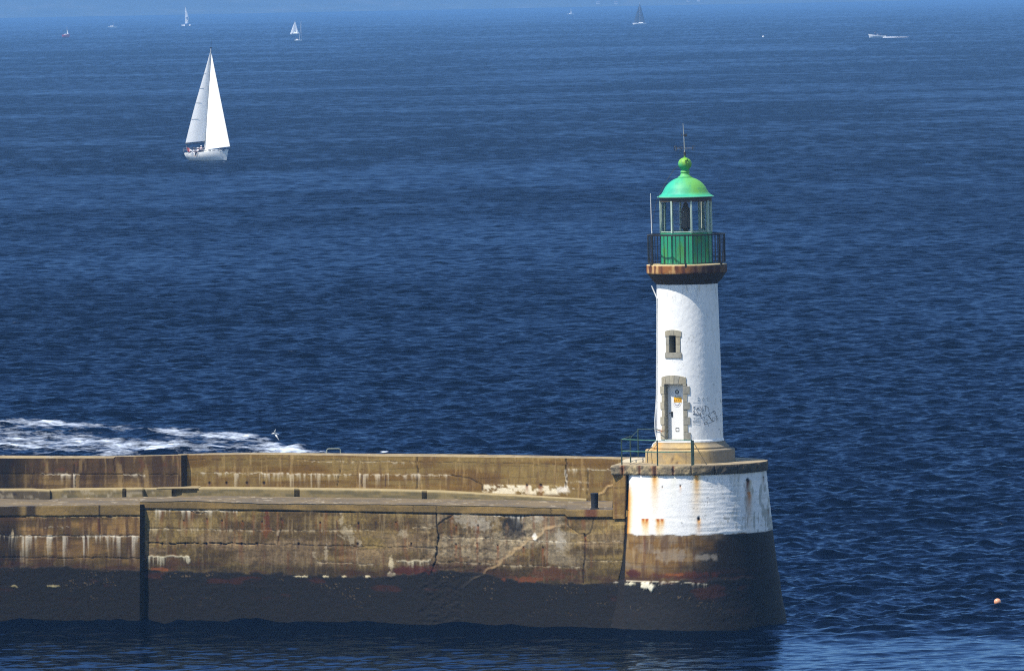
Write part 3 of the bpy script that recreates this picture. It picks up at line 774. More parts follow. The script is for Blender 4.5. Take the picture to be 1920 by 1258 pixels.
# the white painted band, brushed over board-marked concrete
edge = 1003.2 + 2.4 * (fbm(u / 13, u * 0, 63, 4) - .5) * 2
wm = sm(.6, -.6, v_ - edge)
band_c = np.broadcast_to(CREAM, p.c.shape).copy(); wp = Paint(u, v_, 64); wp.c = band_c
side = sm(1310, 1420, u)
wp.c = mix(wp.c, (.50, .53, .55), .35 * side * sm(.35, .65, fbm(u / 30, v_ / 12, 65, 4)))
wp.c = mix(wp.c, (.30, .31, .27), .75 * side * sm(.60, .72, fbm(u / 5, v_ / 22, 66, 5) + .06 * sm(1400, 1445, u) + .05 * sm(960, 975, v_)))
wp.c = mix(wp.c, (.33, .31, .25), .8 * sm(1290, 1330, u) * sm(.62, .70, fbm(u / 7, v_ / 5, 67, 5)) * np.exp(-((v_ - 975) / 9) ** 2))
spk = sm(.80, .88, vnoise(u / 1.8, v_ / 1.4, 68)) * sm(.56, .68, fbm(u / 20, v_ / 8, 69, 3)) * sm(1240, 1300, u); wp.c = mix(wp.c, (.10, .09, .08), .75 * spk)
for k in range(12):
    yb = 896 + k * 9.2; m = np.exp(-((v_ - yb - .4 * np.sin(u / 23 + k)) / .8) ** 2) * sm(.42, .62, fbm(u / 28, u * 0 + k, 70, 3)) * sm(1230, 1320, u); wp.c = mix(wp.c, (.30, .31, .31), .45 * m)
    wp.h += .010 * sm(1250, 1330, u) * np.exp(-((v_ - yb - 1.5) / 1.6) ** 2) * sm(.4, .6, fbm(u / 34, u * 0 + k, 72, 3))
    wp.h -= .010 * m
wp.h += .012 * (fbm(u / 22, v_ / 6, 71, 4) - .5)
for x, L, w in ((1228, 60, 4.2), (1306, 64, 4.0)): wp.rust(x, 890, L, w * 1.6, (.74, .50, .14), False, .85); wp.rust(x, 889, L * .55, w * .75, (.55, .22, .02), False, .95)
wp.rust(1263, 890, 60, 6, (.74, .70, .5), False, .35)
for x, L in ((1207, 20), (1213, 24), (1234, 26), (1241.5, 18)): wp.rust(x, 973.5, L * 1.3, 3.6, (.80, .52, .10), False, .95); wp.rust(x, 973.5, L * .5, 2.6, (.42, .07, .008), False, 1.0)
wp.rust(1276, 911, 9, 1.5, (.55, .25, .06), True, .9); wp.rust(1242, 913, 3, 1.2, (.4, .3, .2), True, .8); wp.rust(1310, 973, 26, 3.2, (.62, .28, .03), True, .95)
wp.rust(1405, 906, 70, 4.5, (.50, .42, .24), False, .7); wp.rust(1401.5, 905, 46, 3.4, (.14, .045, .015), True, 1.0); wp.rust(1404, 928, 34, 3.0, (.45, .16, .02), False, .9)
for x in (1377, 1384, 1430, 1442, 1446): wp.rust(x, 893, 60, 2.6, (.42, .40, .32), False, .55)
wp.rust(1431, 903, 14, 1.4, (.2, .12, .07), True, .8); wp.rust(1440, 966, 14, 1.2, (.2, .12, .08), True, .8)
jx = np.interp(v_, [880, 900, 960, 1003, 1040, 1092], [1178, 1178, 1177, 1175, 1172, 1170]); near = (u - jx)
wp.c = mix(wp.c, (.80, .46, .06), .95 * np.exp(-(np.maximum(near, 0) / 9.0) ** 2) * sm(900, 935, v_)); wp.c = mix(wp.c, (.50, .17, .02), .9 * np.exp(-(np.maximum(near, 0) / 4.5) ** 2) * sm(905, 925, v_))
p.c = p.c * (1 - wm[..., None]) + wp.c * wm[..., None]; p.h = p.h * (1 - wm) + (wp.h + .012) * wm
jm = sm(2.0, .4, near) * (PH < 0) * (PH > -2); p.c = mix(p.c, (.015, .012, .010), jm)
RR2 = RR + p.h
V = np.stack([RR2 * np.sin(PH), -RR2 * np.cos(PH), ZZ], -1)
head = empty('pier_head', (0, 0, 0)); tag(head, 'round end of the breakwater painted white above brown with rust streaks, carrying the lighthouse', 'pier head')
HEADM = painted('painted_concrete', 0.8, 8.0, 0.16, 0.012, 18.0)
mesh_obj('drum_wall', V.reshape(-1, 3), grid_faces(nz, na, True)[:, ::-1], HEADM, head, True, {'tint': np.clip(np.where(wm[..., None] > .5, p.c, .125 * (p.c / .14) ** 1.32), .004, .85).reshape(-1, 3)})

# ---- granite cap: rock-faced blocks, round in front with a straight run to the left
cap_out = []
for a in np.arange(180, -52.1, -1.0): cap_out.append((2.90 * math.sin(R(a)), -2.90 * math.cos(R(a))))
ex, ey = -2.99, -1.60
x0, y0 = cap_out[-1]
for t in np.linspace(0, 1, 24)[1:]: cap_out.append((x0 + (ex - x0) * t, y0 + (ey - y0) * t))
for t in np.linspace(0, 1, 60)[1:]: cap_out.append((ex + .9 * t, ey + 4.4 * t))
for t in np.linspace(0, 1, 20)[1:-1]: cap_out.append((ex + .9 + (0 - ex - .9) * t, ey + 4.4 + (2.9 - ey - 4.4) * t))
co = np.array(cap_out); 
# refine the outline so that the split faces have relief
seg = np.hypot(*(np.roll(co, -1, 0) - co).T); cum = np.concatenate([[0], np.cumsum(seg)]); L = cum[-1]
s_ = np.arange(0, L, .022); cc = np.vstack([co, co[:1]]); ox = np.interp(s_, cum, cc[:, 0]); oy = np.interp(s_, cum, cc[:, 1])
nx = np.gradient(oy); ny = -np.gradient(ox); q = np.hypot(nx, ny); nx, ny = nx / q, ny / q
if (nx * ox + ny * oy).mean() < 0: nx, ny = -nx, -ny
ang = np.degrees(np.arctan2(ox, -oy)); pxx, _ = project_all(ox, oy, ox * 0 + z_cap_top)
joints = np.array([1167, 1199, 1229, 1262, 1296, 1340, 1383, 1420])
zc = np.concatenate([np.linspace(z_cap_top, z_cap_bot + .0, 16)])
S, Zc = np.meshgrid(s_, zc); dj = np.min(np.abs(pxx[None] - joints[:, None]), 0); frontm = (oy < .3)
jm = np.exp(-(dj / 1.1) ** 2) * frontm
rel = .075 * (fbm(S * 5.5, Zc * 6.5, 81, 5) - .45); ed = np.minimum(Zc - zc[-1], zc[0] - Zc); rel = (rel + .02) * sm(0, .06, ed) - .05 * jm[None]
VX = ox[None] + nx[None] * rel; VY = oy[None] + ny[None] * rel
cc_ = mix(np.broadcast_to(np.array((.34, .265, .145)), S.shape + (3,)), (.20, .160, .10), sm(.4, .62, fbm(S * 3, Zc * 4, 82, 4)))
blk = np.searchsorted(joints, pxx); cc_ = cc_ * (.75 + .5 * _hash(blk, blk * 0, 5))[None, :, None]
cc_ = mix(cc_, (.065, .055, .045), .55 * sm(.55, .68, fbm(S * 9, Zc * 9, 83, 4)))
P2 = np.broadcast_to(pxx[None], S.shape)
for x, w in ((1167, 4), (1226, 5), (1262, 2), (1199, 2.2)): cc_ = mix(cc_, (.22, .065, .015), .85 * np.exp(-((P2 - x + 4 * (fbm(S * 3, Zc * 5, 84, 3) - .5)) / w) ** 2))
for x, w in ((1226, 2.0),): cc_ = mix(cc_, (.03, .02, .016), .85 * np.exp(-((P2 - x) / w) ** 2))
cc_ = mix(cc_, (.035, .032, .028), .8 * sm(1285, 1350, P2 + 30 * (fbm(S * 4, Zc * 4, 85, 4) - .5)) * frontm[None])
cc_ = mix(cc_, (.03, .02, .015), .7 * jm[None] * np.ones_like(Zc))
Vc = np.stack([VX, VY, Zc], -1).reshape(-1, 3)
capm = painted('granite', 0.9, 14.0, 0.4, 0.02, 30.0)
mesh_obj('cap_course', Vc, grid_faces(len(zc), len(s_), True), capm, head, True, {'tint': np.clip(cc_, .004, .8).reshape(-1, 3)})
# cap top: rings shrinking to the middle
tt = np.linspace(1, .0, 22)[:, None]; TX = ox[None] * tt + (-.2) * (1 - tt); TY = oy[None] * tt + .4 * (1 - tt)
rel0 = rel[0][None]; TX = TX + nx[None] * rel0 * (tt == 1); TY = TY + ny[None] * rel0 * (tt == 1)
tc = mix(np.broadcast_to(np.array((.33, .26, .15)), TX.shape + (3,)), (.23, .185, .12), sm(.4, .62, fbm(TX * 3, TY * 3, 86, 5)))
tc = mix(tc, (.42, .34, .20), .6 * sm(.58, .7, fbm(TX * 6, TY * 6, 87, 4)))
TZ = z_cap_top + .015 * (fbm(TX * 4, TY * 4, 88, 4) - .5) * (tt < 1) + .01 * (1 - tt)
mesh_obj('cap_top', np.stack([TX, TY, TZ], -1).reshape(-1, 3), grid_faces(22, len(s_), True)[:, ::-1], capm, head, True, {'tint': tc.reshape(-1, 3)})
# pale hump of mortar at the left of the platform
hx, hy_, _ = place(1195, 868, .9)
MB().sphere((hx, hy_, z_cap_top - .02), (.62, .8, .16), 28, 12).build('mortar_hump', simple('pale_mortar', (.46, .40, .28), .9, bump=.01), head, True)

# ---- green railing on the platform
rail = empty('platform_railing', tuple(place(1166, 868, -1.0))); tag(rail, 'low green pipe railing round the lighthouse door step', 'railing')
rb = np.array(rail.location)
GRN = simple('green_paint', (.035, .20, .125), .5, var=.5, scale=9, col2=(.022, .075, .05)); GRD = simple('dark_green_paint', (.020, .055, .040), .55, var=.4)
posts = [(1166, 868.5, 823.5, -1.45), (1182.5, 868, 818, .2), (1197, 857, 804.5, 4.0), (1233, 871.5, 826, -2.30), (1297.5, 873, 825.5, -2.72), (1300.5, 872.5, 826.5, -2.45)]
tops = []
for x, r0_, r1_, y in posts:
    a = place(x, r0_, y); a[2] = z_cap_top - .02 if y < 3 else a[2]; b = a.copy(); b[2] = zrow(a[0], a[1], r1_); tops.append(b)
    m = MB().tube([a - rb, b - rb + np.array([0, 0, .02])], .026 if y > -2.4 else .03, 8)
    m.build('post', GRD, rail, True)
def railrun(pts, nm, mat=GRN, r=.019):
    MB().tube([np.array(q) - rb for q in pts], r, 8).build(nm, mat, rail, True)
mid = lambda t, dz: t - np.array([0, 0, dz])
railrun([tops[0], tops[3], tops[4]], 'top_rail'); railrun([mid(tops[0], .44), mid(tops[3], .43), mid(tops[4], .42)], 'middle_rail')
railrun([tops[0], tops[1]], 'top_rail', GRD); railrun([mid(tops[0], .44), mid(tops[1], .52)], 'middle_rail', GRD); railrun([tops[1] - np.array([0, 0, .06]), mid(tops[2], .05)], 'top_rail', GRD, .014)
railrun([tops[2], place(1219, 804.6, 1.6), place(1226, 803.0, .3), place(1230, 804.5, -.35), place(1238, 806.5, -.72)], 'top_rail', GRD, .016)
railrun([tops[4], tops[5], place(1299, 827, -1.35)], 'top_rail', GRD, .016)
# ================================================================== LIGHTHOUSE
Z = lambda row: float(zrow(0, 0, row))
lh = empty('lighthouse', (0, 0, Z(866)))
tag(lh, 'small white round lighthouse with green lantern dome and rusty gallery standing on the pier head', 'lighthouse')
LZ = np.array(lh.location)
_build = MB.build
def part(m, name, mat, parent=lh, smooth=False, bevel=0.0, attrs=None):
    """m is modelled in world coordinates; the part hangs under the lighthouse's base"""
    m.v = [tuple(np.array(v) - LZ) for v in m.v]
    return m.build(name, mat, parent, smooth, bevel, attrs)

def lathe_paint(name, prof, colf, mat, n=200, parent=lh, relief=None):
    prof = np.array(prof, float)
    # densify the profile
    pr = [prof[0]]
    for a, b in zip(prof[:-1], prof[1:]):
        k = max(1, int(np.hypot(*(b - a)) / .03))
        for t in np.linspace(0, 1, k + 1)[1:]: pr.append(a + (b - a) * t)
    pr = np.array(pr); ph = np.linspace(-math.pi, math.pi, n, endpoint=False)
    PH, Rr = np.meshgrid(ph, pr[:, 0]); Zz = np.broadcast_to(pr[:, 1][:, None], PH.shape)
    if relief is not None: Rr = Rr + relief(PH, Rr, Zz)
    V = np.stack([Rr * np.sin(PH), -Rr * np.cos(PH), Zz], -1)
    c = colf(PH, Rr, Zz)
    o = mesh_obj(name, V.reshape(-1, 3) - LZ, grid_faces(len(pr), n, True), mat, parent, True, {'tint': np.clip(c, .004, .85).reshape(-1, 3)})
    _auto(o, 35); return o
full = lambda PH, c: np.broadcast_to(np.array(c, float), PH.shape + (3,)).copy()
PAINT = painted('weathered_paint', 0.55, 10.0, 0.10, 0.004, 20.0, 0.35)
STONE = painted('dressed_stone', 0.9, 12.0, 0.28, 0.012, 28.0)

# ---- stepped stone plinth
def plinth_col(PH, Rr, Zz):
    a = PH * 1.6
    c = mix(full(PH, (.43, .31, .145)), (.34, .255, .14), sm(.4, .62, fbm(a * 2.5, Zz * 4, 201, 4)))
    c = mix(c, (.52, .34, .12), .7 * sm(.5, .7, fbm(a * 4, Zz * 5, 202, 4)) * (PH < .2))
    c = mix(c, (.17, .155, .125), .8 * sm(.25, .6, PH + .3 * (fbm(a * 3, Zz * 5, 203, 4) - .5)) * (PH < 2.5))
    for jn in (-1.05, -.12, .42, .98): c = mix(c, (.16, .12, .07), .6 * np.exp(-((PH - jn) / .012) ** 2) * (Zz < Z(842)))
    for jn, w in ((-.42, .03), (-.28, .035)):
        c = mix(c, (.10, .06, .04), .85 * np.exp(-((PH - jn - .25 * (Zz - Z(855))) / w) ** 2) * np.exp(-((Zz - Z(857) + .15 * (jn > -.35)) / .10) ** 2))
    c = mix(c, (.50, .24, .06), .6 * np.exp(-((PH + 1.1) / .18) ** 2) * (Zz > Z(841)))
    return c
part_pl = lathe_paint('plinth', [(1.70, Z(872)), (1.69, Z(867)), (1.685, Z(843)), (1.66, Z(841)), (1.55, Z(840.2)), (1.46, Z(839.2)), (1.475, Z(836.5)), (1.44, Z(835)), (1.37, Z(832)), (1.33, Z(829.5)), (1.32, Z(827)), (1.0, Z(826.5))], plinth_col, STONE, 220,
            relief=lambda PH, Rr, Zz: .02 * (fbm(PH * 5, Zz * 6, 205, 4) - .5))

# ---- tower shell with real openings
TR = ([Z(828), Z(826), Z(822.5), Z(822), Z(700), Z(600), Z(531)], [1.285, 1.285, 1.275, 1.25, 1.215, 1.175, 1.145])
tr = lambda z: np.interp(z, *TR)
DC_ = R(-30.5)
def zat(phi, row):
    z = 8.0
    for _ in range(3):
        r = tr(z); z = float(zrow(r * math.sin(phi), -r * math.cos(phi), row))
    return z
D0, D1, DZ0, DZ1 = R(-48.9), R(-12.1), zat(DC_, 824), zat(DC_, 720.5)
W0_, W1_, WZ0, WZ1 = R(-37.2), R(-23.8), zat(DC_, 661.5), zat(DC_, 629.3)
phs = np.sort(np.concatenate([np.arange(-180, 180, 1.6), np.degrees([D0, D1, W0_, W1_])])); phs = R(1) * np.array([q for i, q in enumerate(phs)])
zs = np.sort(np.concatenate([np.arange(Z(826.4), Z(530), .045), [DZ0, DZ1, WZ0, WZ1, Z(822.5), Z(822)]]))
PHt, Zt = np.meshgrid(phs, zs)
Rt = tr(Zt) + .008 * (fbm(PHt * 9, Zt * 7, 211, 4) - .5) + .006 * (fbm(PHt * 22, Zt * 16, 212, 4) - .5)
Vt = np.stack([Rt * np.sin(PHt), -Rt * np.cos(PHt), Zt], -1).reshape(-1, 3)
ft = grid_faces(len(zs), len(phs), True)
fc_p = ((phs + np.roll(phs, -1)) / 2); fc_p[-1] = math.pi; fz = (zs[:-1] + zs[1:]) / 2
FP, FZ = np.meshgrid(fc_p, fz)
hole = ((FP > D0) & (FP < D1) & (FZ > DZ0) & (FZ < DZ1)) | ((FP > W0_) & (FP < W1_) & (FZ > WZ0) & (FZ < WZ1))
ct = full(PHt, (.82, .815, .79))
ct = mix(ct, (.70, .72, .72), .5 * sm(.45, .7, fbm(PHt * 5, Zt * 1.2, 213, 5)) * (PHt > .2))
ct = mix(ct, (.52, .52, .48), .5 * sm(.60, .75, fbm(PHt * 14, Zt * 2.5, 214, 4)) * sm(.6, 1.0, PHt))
ct = mix(ct, (.62, .27, .05), .9 * np.exp(-((PHt + 1.02) / .06) ** 2 - ((Zt - zat(DC_, 810)) / .11) ** 2)); ct = mix(ct, (.60, .30, .07), .8 * np.exp(-((PHt + 1.03) / .05) ** 2) * sm(zat(DC_, 806), zat(DC_, 812), Zt) * 0)
ct = mix(ct, (.50, .38, .24), .45 * sm(.60, .72, fbm(PHt * 18, Zt * .35, 217, 3)) * sm(Z(560), Z(534), Zt) * sm(.25, .55, fbm(PHt * 40, Zt * 2, 218, 2)))
ct = mix(ct, (.42, .40, .36), .55 * (np.abs(fbm(PHt * 2.2, Zt * 1.4, 219, 5) - .5) < .004) * (PHt > -.6))
ct = mix(ct, (.35, .34, .30), .35 * np.exp(-((Zt - Z(826)) / .04) ** 2) * sm(.4, .6, fbm(PHt * 12, Zt, 215, 3)))
ct = mix(ct, (.40, .38, .33), .35 * sm(.62, .72, fbm(PHt * 22, Zt * 5, 216, 4)) * sm(Z(600), Z(536), Zt))
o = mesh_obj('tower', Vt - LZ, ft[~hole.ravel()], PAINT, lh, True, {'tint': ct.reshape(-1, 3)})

n_ = np.array([math.sin(DC_), -math.cos(DC_), 0]); t_ = np.array([math.cos(DC_), math.sin(DC_), 0]); k_ = np.array([0, 0, 1.0])
def edge_pt(phi, z): r = tr(z); return np.array([r * math.sin(phi), -r * math.cos(phi), z])
def to_plane(p, d): return p - n_ * (p @ n_ - d)
JAMB = simple('jamb_stone', (.30, .28, .21), .9, var=.35, scale=8, bump=.006)
def recess(a, b, z0, z1, d, name):
    m = MB(); nz_ = 8
    for ph_, flip in ((a, 0), (b, 1)):
        l = [edge_pt(ph_, z) for z in np.linspace(z0, z1, nz_)]; q = [to_plane(p, d) for p in l]
        m.add(l + q, [((i, nz_ + i, nz_ + i + 1, i + 1) if not flip else (i, i + 1, nz_ + i + 1, nz_ + i)) for i in range(nz_ - 1)])
    for z in (z0, z1):
        l = [edge_pt(q, z) for q in np.linspace(a, b, 9)]; q = [to_plane(p, d) for p in l]
        m.add(l + q, [(i, i + 1, 9 + i + 1, 9 + i) for i in range(8)])
    return part(m, name, JAMB)
recess(D0, D1, DZ0, DZ1, .93, 'door_reveal'); recess(W0_, W1_, WZ0, WZ1, .80, 'window_reveal')

# ---- stone surrounds, block by block
BLK_N = [0]
def block(a, b, z0, z1f, parent, proud=.026, inset=R(.22)):
    """one dressed block bent to the tower's curve; a, b = (bottom, top) angles"""
    BLK_N[0] += 1; n = 7; m = MB(); v = []
    (a0, a1), (b0, b1) = a, b
    j = .004 * math.sin(BLK_N[0] * 2.3)
    for rr in (-.05, proud + j):
        for row_, (pa, pb) in ((0, (a0, b0)), (1, (a1, b1))):
            for i in range(n):
                p_ = pa + inset + (pb - pa - 2 * inset) * i / (n - 1)
                z = z0 + .004 if row_ == 0 else z1f(p_) - .004
                r = tr(z) + rr; v.append((r * math.sin(p_), -r * math.cos(p_), z))
    f_ = []
    for i in range(n - 1):
        f_ += [(2 * n + i, 2 * n + i + 1, 3 * n + i + 1, 3 * n + i), (n + i, 3 * n + i, 3 * n + i + 1, n + i + 1), (i + 1, 2 * n + i + 1, 2 * n + i, i), (i, n + i, n + i + 1, i + 1)]
    f_ += [(0, 2 * n, 3 * n, n), (n - 1, 2 * n - 1, 4 * n - 1, 3 * n - 1)]
    m.add(v, f_)
    tone = .8 + .4 * random.random()
    mat = STONES[BLK_N[0] % 4]
    return part(m, 'block', mat, parent, False, .006)
STONES = [simple('granite_block', c, .9, var=.3, scale=9, bump=.008) for c in ((.36, .33, .25), (.41, .37, .27), (.33, .31, .25), (.385, .34, .24))]
def core(name, a, b, z0, z1, skip):
    """mortar bed behind the blocks"""
    m = MB(); n = 17
    for aa, bb, q0, q1 in skip:
        l = [];
        for z in (q0, q1):
            for i in range(n):
                p_ = aa + (bb - aa) * i / (n - 1); r = tr(z) + .012; l.append((r * math.sin(p_), -r * math.cos(p_), z))
        m.add(l, [(i, i + 1, n + i + 1, n + i) for i in range(n - 1)])
    return part(m, name, simple('mortar', (.15, .13, .10), .95, var=.3), lh)
zr_ = [zat(DC_, q) for q in (723.9, 739.2, 753.8, 767.8, 781.7, 796.4, 810.4, 824.3)]
dsur = core('door_surround', 0, 0, 0, 0, [(R(-57), D0 - R(.3), DZ0 + .02, DZ1 + .02), (D1 + R(.3), R(-4.5), DZ0 + .02, DZ1 + .02), (R(-56), R(-6.5), DZ1 + .01, zat(DC_, 707))])
for i in range(7):
    w = i % 2 == 0
    z1_, z0_ = zr_[i], zr_[i + 1]
    block((R(-61.0 if w else -57.2),) * 2, (D0,) * 2, z0_, lambda p, z=z1_: z, dsur, .034 if w else .022)
    block((D1,) * 2, (R(.3 if w else -4.2),) * 2, z0_, lambda p, z=z1_: z, dsur, .034 if w else .022)
zt0 = zat(DC_, 720.3); arch = lambda p: zat(DC_, 703.2) - .09 * ((p - R(-31.4)) / R(25.6)) ** 2
eb = [R(q) for q in (-48.9, -44.8, -35.6, -28.2, -20.0, -12.1)]; et = [R(q) for q in (-57, -47.2, -35.9, -27.0, -17.0, -5.7)]
eb[0] = R(-57); eb[-1] = R(-5.9)
for i in range(5): block((eb[i], et[i]), (eb[i + 1], et[i + 1]), zr_[0] if i in (0, 4) and False else zt0, arch, dsur, .030)
for a_, b_ in ((R(-57), D0), (D1, R(-5.9))): block((a_, a_), (b_, b_), zr_[0], lambda p: zt0 + .008, dsur, .030)
wsur = core('window_surround', 0, 0, 0, 0, [(R(-45), W0_ - R(.3), WZ0, WZ1 + .02), (W1_ + R(.3), R(-15), WZ0, WZ1 + .02), (R(-45.5), R(-14), WZ1 + .01, zat(DC_, 622)), (R(-46), R(-13.5), zat(DC_, 670), WZ0)])
wz = [zat(DC_, q) for q in (631.8, 646.3, 661.2, 671.7)]
for i in range(2):
    block((R(-45.2),) * 2, (W0_,) * 2, wz[i + 1], lambda p, z=wz[i]: z, wsur, .024); block((W1_,) * 2, (R(-15.2),) * 2, wz[i + 1], lambda p, z=wz[i]: z, wsur, .024)
block((R(-47),) * 2, (R(-12.8),) * 2, wz[3], lambda p: wz[2], wsur, .036)
wa = lambda p: zat(DC_, 618.2) - .055 * ((p - R(-30.2)) / R(16.7)) ** 2
for a_, b_, c_, d_ in ((-47, -47, -34.3, -36.3), (-34.3, -36.3, -26.8, -26.8), (-26.8, -26.8, -12.8, -12.8)): block((R(a_), R(b_)), (R(c_), R(d_)), WZ1 - .004, wa, wsur, .03)
for a_, b_ in ((R(-47), W0_), (W1_, R(-12.8))): block((a_, a_), (b_, b_), wz[0], lambda p: WZ1 - .006, wsur, .03)

# ---- door leaf and what is on it
def dpt(u, z, d): return n_ * d + t_ * u + k_ * z
def dbox(m, u0, u1, z0, z1, d0, d1):
    v = [dpt(u, z, d) for d in (d0, d1) for u, z in ((u0, z0), (u1, z0), (u1, z1), (u0, z1))]
    return m.add(v, [(3, 2, 1, 0), (4, 5, 6, 7), (0, 1, 5, 4), (1, 2, 6, 5), (2, 3, 7, 6), (3, 0, 4, 7)])
def door_uv(px, row, d=.935):
    r = ray(px, row); q = CAM + r * ((d - CAM @ n_) / (r @ n_)); return float(q @ t_), float(q[2])
WHITE = simple('white_door_paint', (.80, .79, .77), .5, var=.06, scale=3); DARK = simple('dark_iron', (.018, .016, .016), .5, var=.3)
hw = 1.23 * math.sin(R(18.4)) + .03
door = part(dbox(MB(), -hw, hw, DZ0 - .01, DZ1 + .02, .86, .935), 'door', WHITE, lh)
def on_door(px0, px1, r0, r1, d0, d1, name, mat, parent=None):
    (u0, zt_), (u1, zb_) = door_uv(px0, r0), door_uv(px1, r1)
    return part(dbox(MB(), u0, u1, zb_, zt_, d0, d1), name, mat, parent or door)
on_door(1258.8, 1261.8, 771.5, 781.5, .936, .955, 'lock_plate', DARK)
hm = MB(); a_ = door_uv(1260.3, 773.5); b_ = door_uv(1256.0, 774.2)
hm.tube([dpt(*a_, .95), dpt(*a_, .985), dpt(*b_, .985)], .016, 8); part(hm, 'handle', DARK, door, True)
u_, z_ = door_uv(1269.6, 734.6)
rg = MB(); rg.tube([dpt(u_ + .058 * math.cos(q), z_ + .066 * math.sin(q), .945) for q in np.linspace(0, 2 * math.pi, 25)], .016, 8); part(rg, 'porthole_ring', DARK, door, True)
pg = MB(); pg.add([dpt(u_ + .05 * math.cos(q), z_ + .058 * math.sin(q), .940) for q in np.linspace(0, 2 * math.pi, 24, endpoint=False)], [tuple(range(24))]); part(pg, 'porthole', simple('pale_glass', (.62, .62, .55), .2, var=.1), door)
sign = on_door(1263.6, 1278.2, 744.4, 754.2, .937, .945, 'warning_sign', simple('yellow_sign', (.85, .46, .012), .5, var=.08))
tx = MB(); U0_, ZT = door_uv(1264.0, 747.0); U1_, ZB = door_uv(1277.8, 753.2); w_ = (U1_ - U0_) / 4.2; h_ = ZT - ZB
gl = {'A': [[(0, 0), (.35, 1), (.7, 0)], [(.15, .4), (.55, .4)]], 'C': [[(.7, .9), (.2, .8), (.05, .45), (.3, .08), (.7, .1)]], 'P': [[(.1, 0), (.1, 1), (.6, .95), (.65, .6), (.1, .5)]]}
for i, ch in enumerate('ACPA'):
    for st in gl[ch]: tx.tube([dpt(U0_ + (i * 1.05 + .08 + x * .95) * w_, ZB + y * h_ * .8, .946) for x, y in st], .0085, 6)
part(tx, 'lettering', simple('red_lettering', (.30, .05, .012), .6), sign)
tx = MB()
for x0_, x1_ in ((1265.5, 1268), (1269.3, 1271), (1272, 1276.5)):
    (a, b), (c, d) = door_uv(x0_, 742.8), door_uv(x1_, 743.0); tx.tube([dpt(a, b, .937), dpt(c, d, .937)], .009, 6)
part(tx, 'pencil_marks', DARK, door)
us, zs_ = door_uv(1269.5, 754.5); st_ = MB()
st_.tube([dpt(us + .105 * math.cos(q), zs_ + .105 * math.sin(q), .937) for q in np.linspace(R(190), R(350), 16)], .010, 6)
part(st_, 'smile_mark', simple('violet_ink', (.09, .07, .20), .6), door)
st_ = MB(); st_.tube([dpt(us + .175 * math.cos(q), zs_ + .165 * math.sin(q), .937) for q in np.linspace(R(185), R(355), 20)], .006, 6); part(st_, 'round_mark', simple('pale_ink', (.42, .42, .42), .6), door)
fr = MB(); (u0, z0_), (u1, z1_) = door_uv(1267.3, 802.2), door_uv(1273.2, 808.3)
for q in (((u0, z0_), (u1, z0_)), ((u1, z0_), (u1, z1_)), ((u1, z1_), (u0, z1_)), ((u0, z1_), (u0, z0_))): fr.tube([dpt(*q[0], .938), dpt(*q[1], .938)], .011, 6)
part(fr, 'hatch_frame', DARK, door)

# ---- window
(wu0), (wu1) = -.16, .16
win = part(dbox(MB(), -.17, .17, WZ0 - .02, WZ1 + .02, .78, .81), 'window_pane', simple('dark_glass', (.012, .013, .015), .12, var=.2), lh)
wf = MB(); dbox(wf, .028, .05, WZ0, WZ1, .811, .84); dbox(wf, -.17, .17, WZ1 - .02, WZ1 + .02, .811, .83); part(wf, 'window_bar', simple('grey_frame', (.17, .17, .17), .6), win)

# ---- scribbles on the shaded side of the tower
def tsurf(px, row, off=.004):
    phi = 0.3
    z = Z(row)
    for _ in range(4):
        r = tr(z) + off; a_ = proj((0, 0, z))[0]; phi = math.asin(max(-.99, min(.99, (px - a_) / (50.0 * r)))); z = float(zrow(r * math.sin(phi), -r * math.cos(phi), row))
    r = tr(z) + off; return np.array([r * math.sin(phi), -r * math.cos(phi), z])
G = lambda x, y: (1290 + x / 20.97, 740 + y / 20.97)
st1 = [[(190, 490), (265, 455), (200, 500), (215, 590), (235, 640)], [(255, 550), (300, 570), (330, 650), (370, 735), (375, 770)], [(320, 560), (350, 510), (410, 530), (385, 570), (330, 570)], [(430, 475), (480, 500), (515, 575), (560, 500), (540, 470)],
       [(515, 575), (520, 660), (540, 745), (600, 740), (598, 630), (570, 590), (540, 640)], [(660, 470), (660, 560), (650, 630)], [(160, 660), (200, 640), (235, 690), (200, 740), (170, 770), (240, 765)], [(235, 740), (260, 810), (310, 800), (330, 760), (290, 745), (240, 750)],
       [(330, 770), (370, 800), (440, 780), (470, 745), (450, 720), (420, 780)], [(470, 720), (475, 880), (510, 915), (560, 880), (600, 870), (640, 940)], [(680, 860), (700, 800), (750, 785), (790, 830), (830, 900), (880, 960), (920, 1010)],
       [(780, 770), (830, 760), (860, 800), (820, 840), (780, 810), (800, 870), (850, 900), (880, 940)], [(890, 740), (930, 680), (990, 640), (1050, 660), (1070, 740), (1090, 820), (1150, 830)], [(960, 670), (1000, 700), (1040, 740), (1030, 780)],
       [(930, 960), (960, 905), (1010, 890), (1045, 930), (1040, 1000), (990, 1030), (940, 1000), (930, 950)], [(1060, 840), (1110, 860), (1080, 910), (1130, 900), (1160, 940), (1100, 960), (1120, 1010), (1185, 1010)], [(870, 990), (920, 1010), (960, 1060), (1040, 1000)],
       [(580, 1030), (620, 985), (700, 970), (770, 985)], [(620, 1190), (620, 1110), (660, 1060), (720, 1080), (760, 1160), (780, 1240)], [(620, 1160), (700, 1150), (800, 1120), (900, 1080), (960, 1040)], [(590, 430), (680, 440), (760, 500), (800, 580), (780, 640)], [(820, 690), (850, 720), (830, 700)]]
gm = MB(); rg_ = random.Random(3)
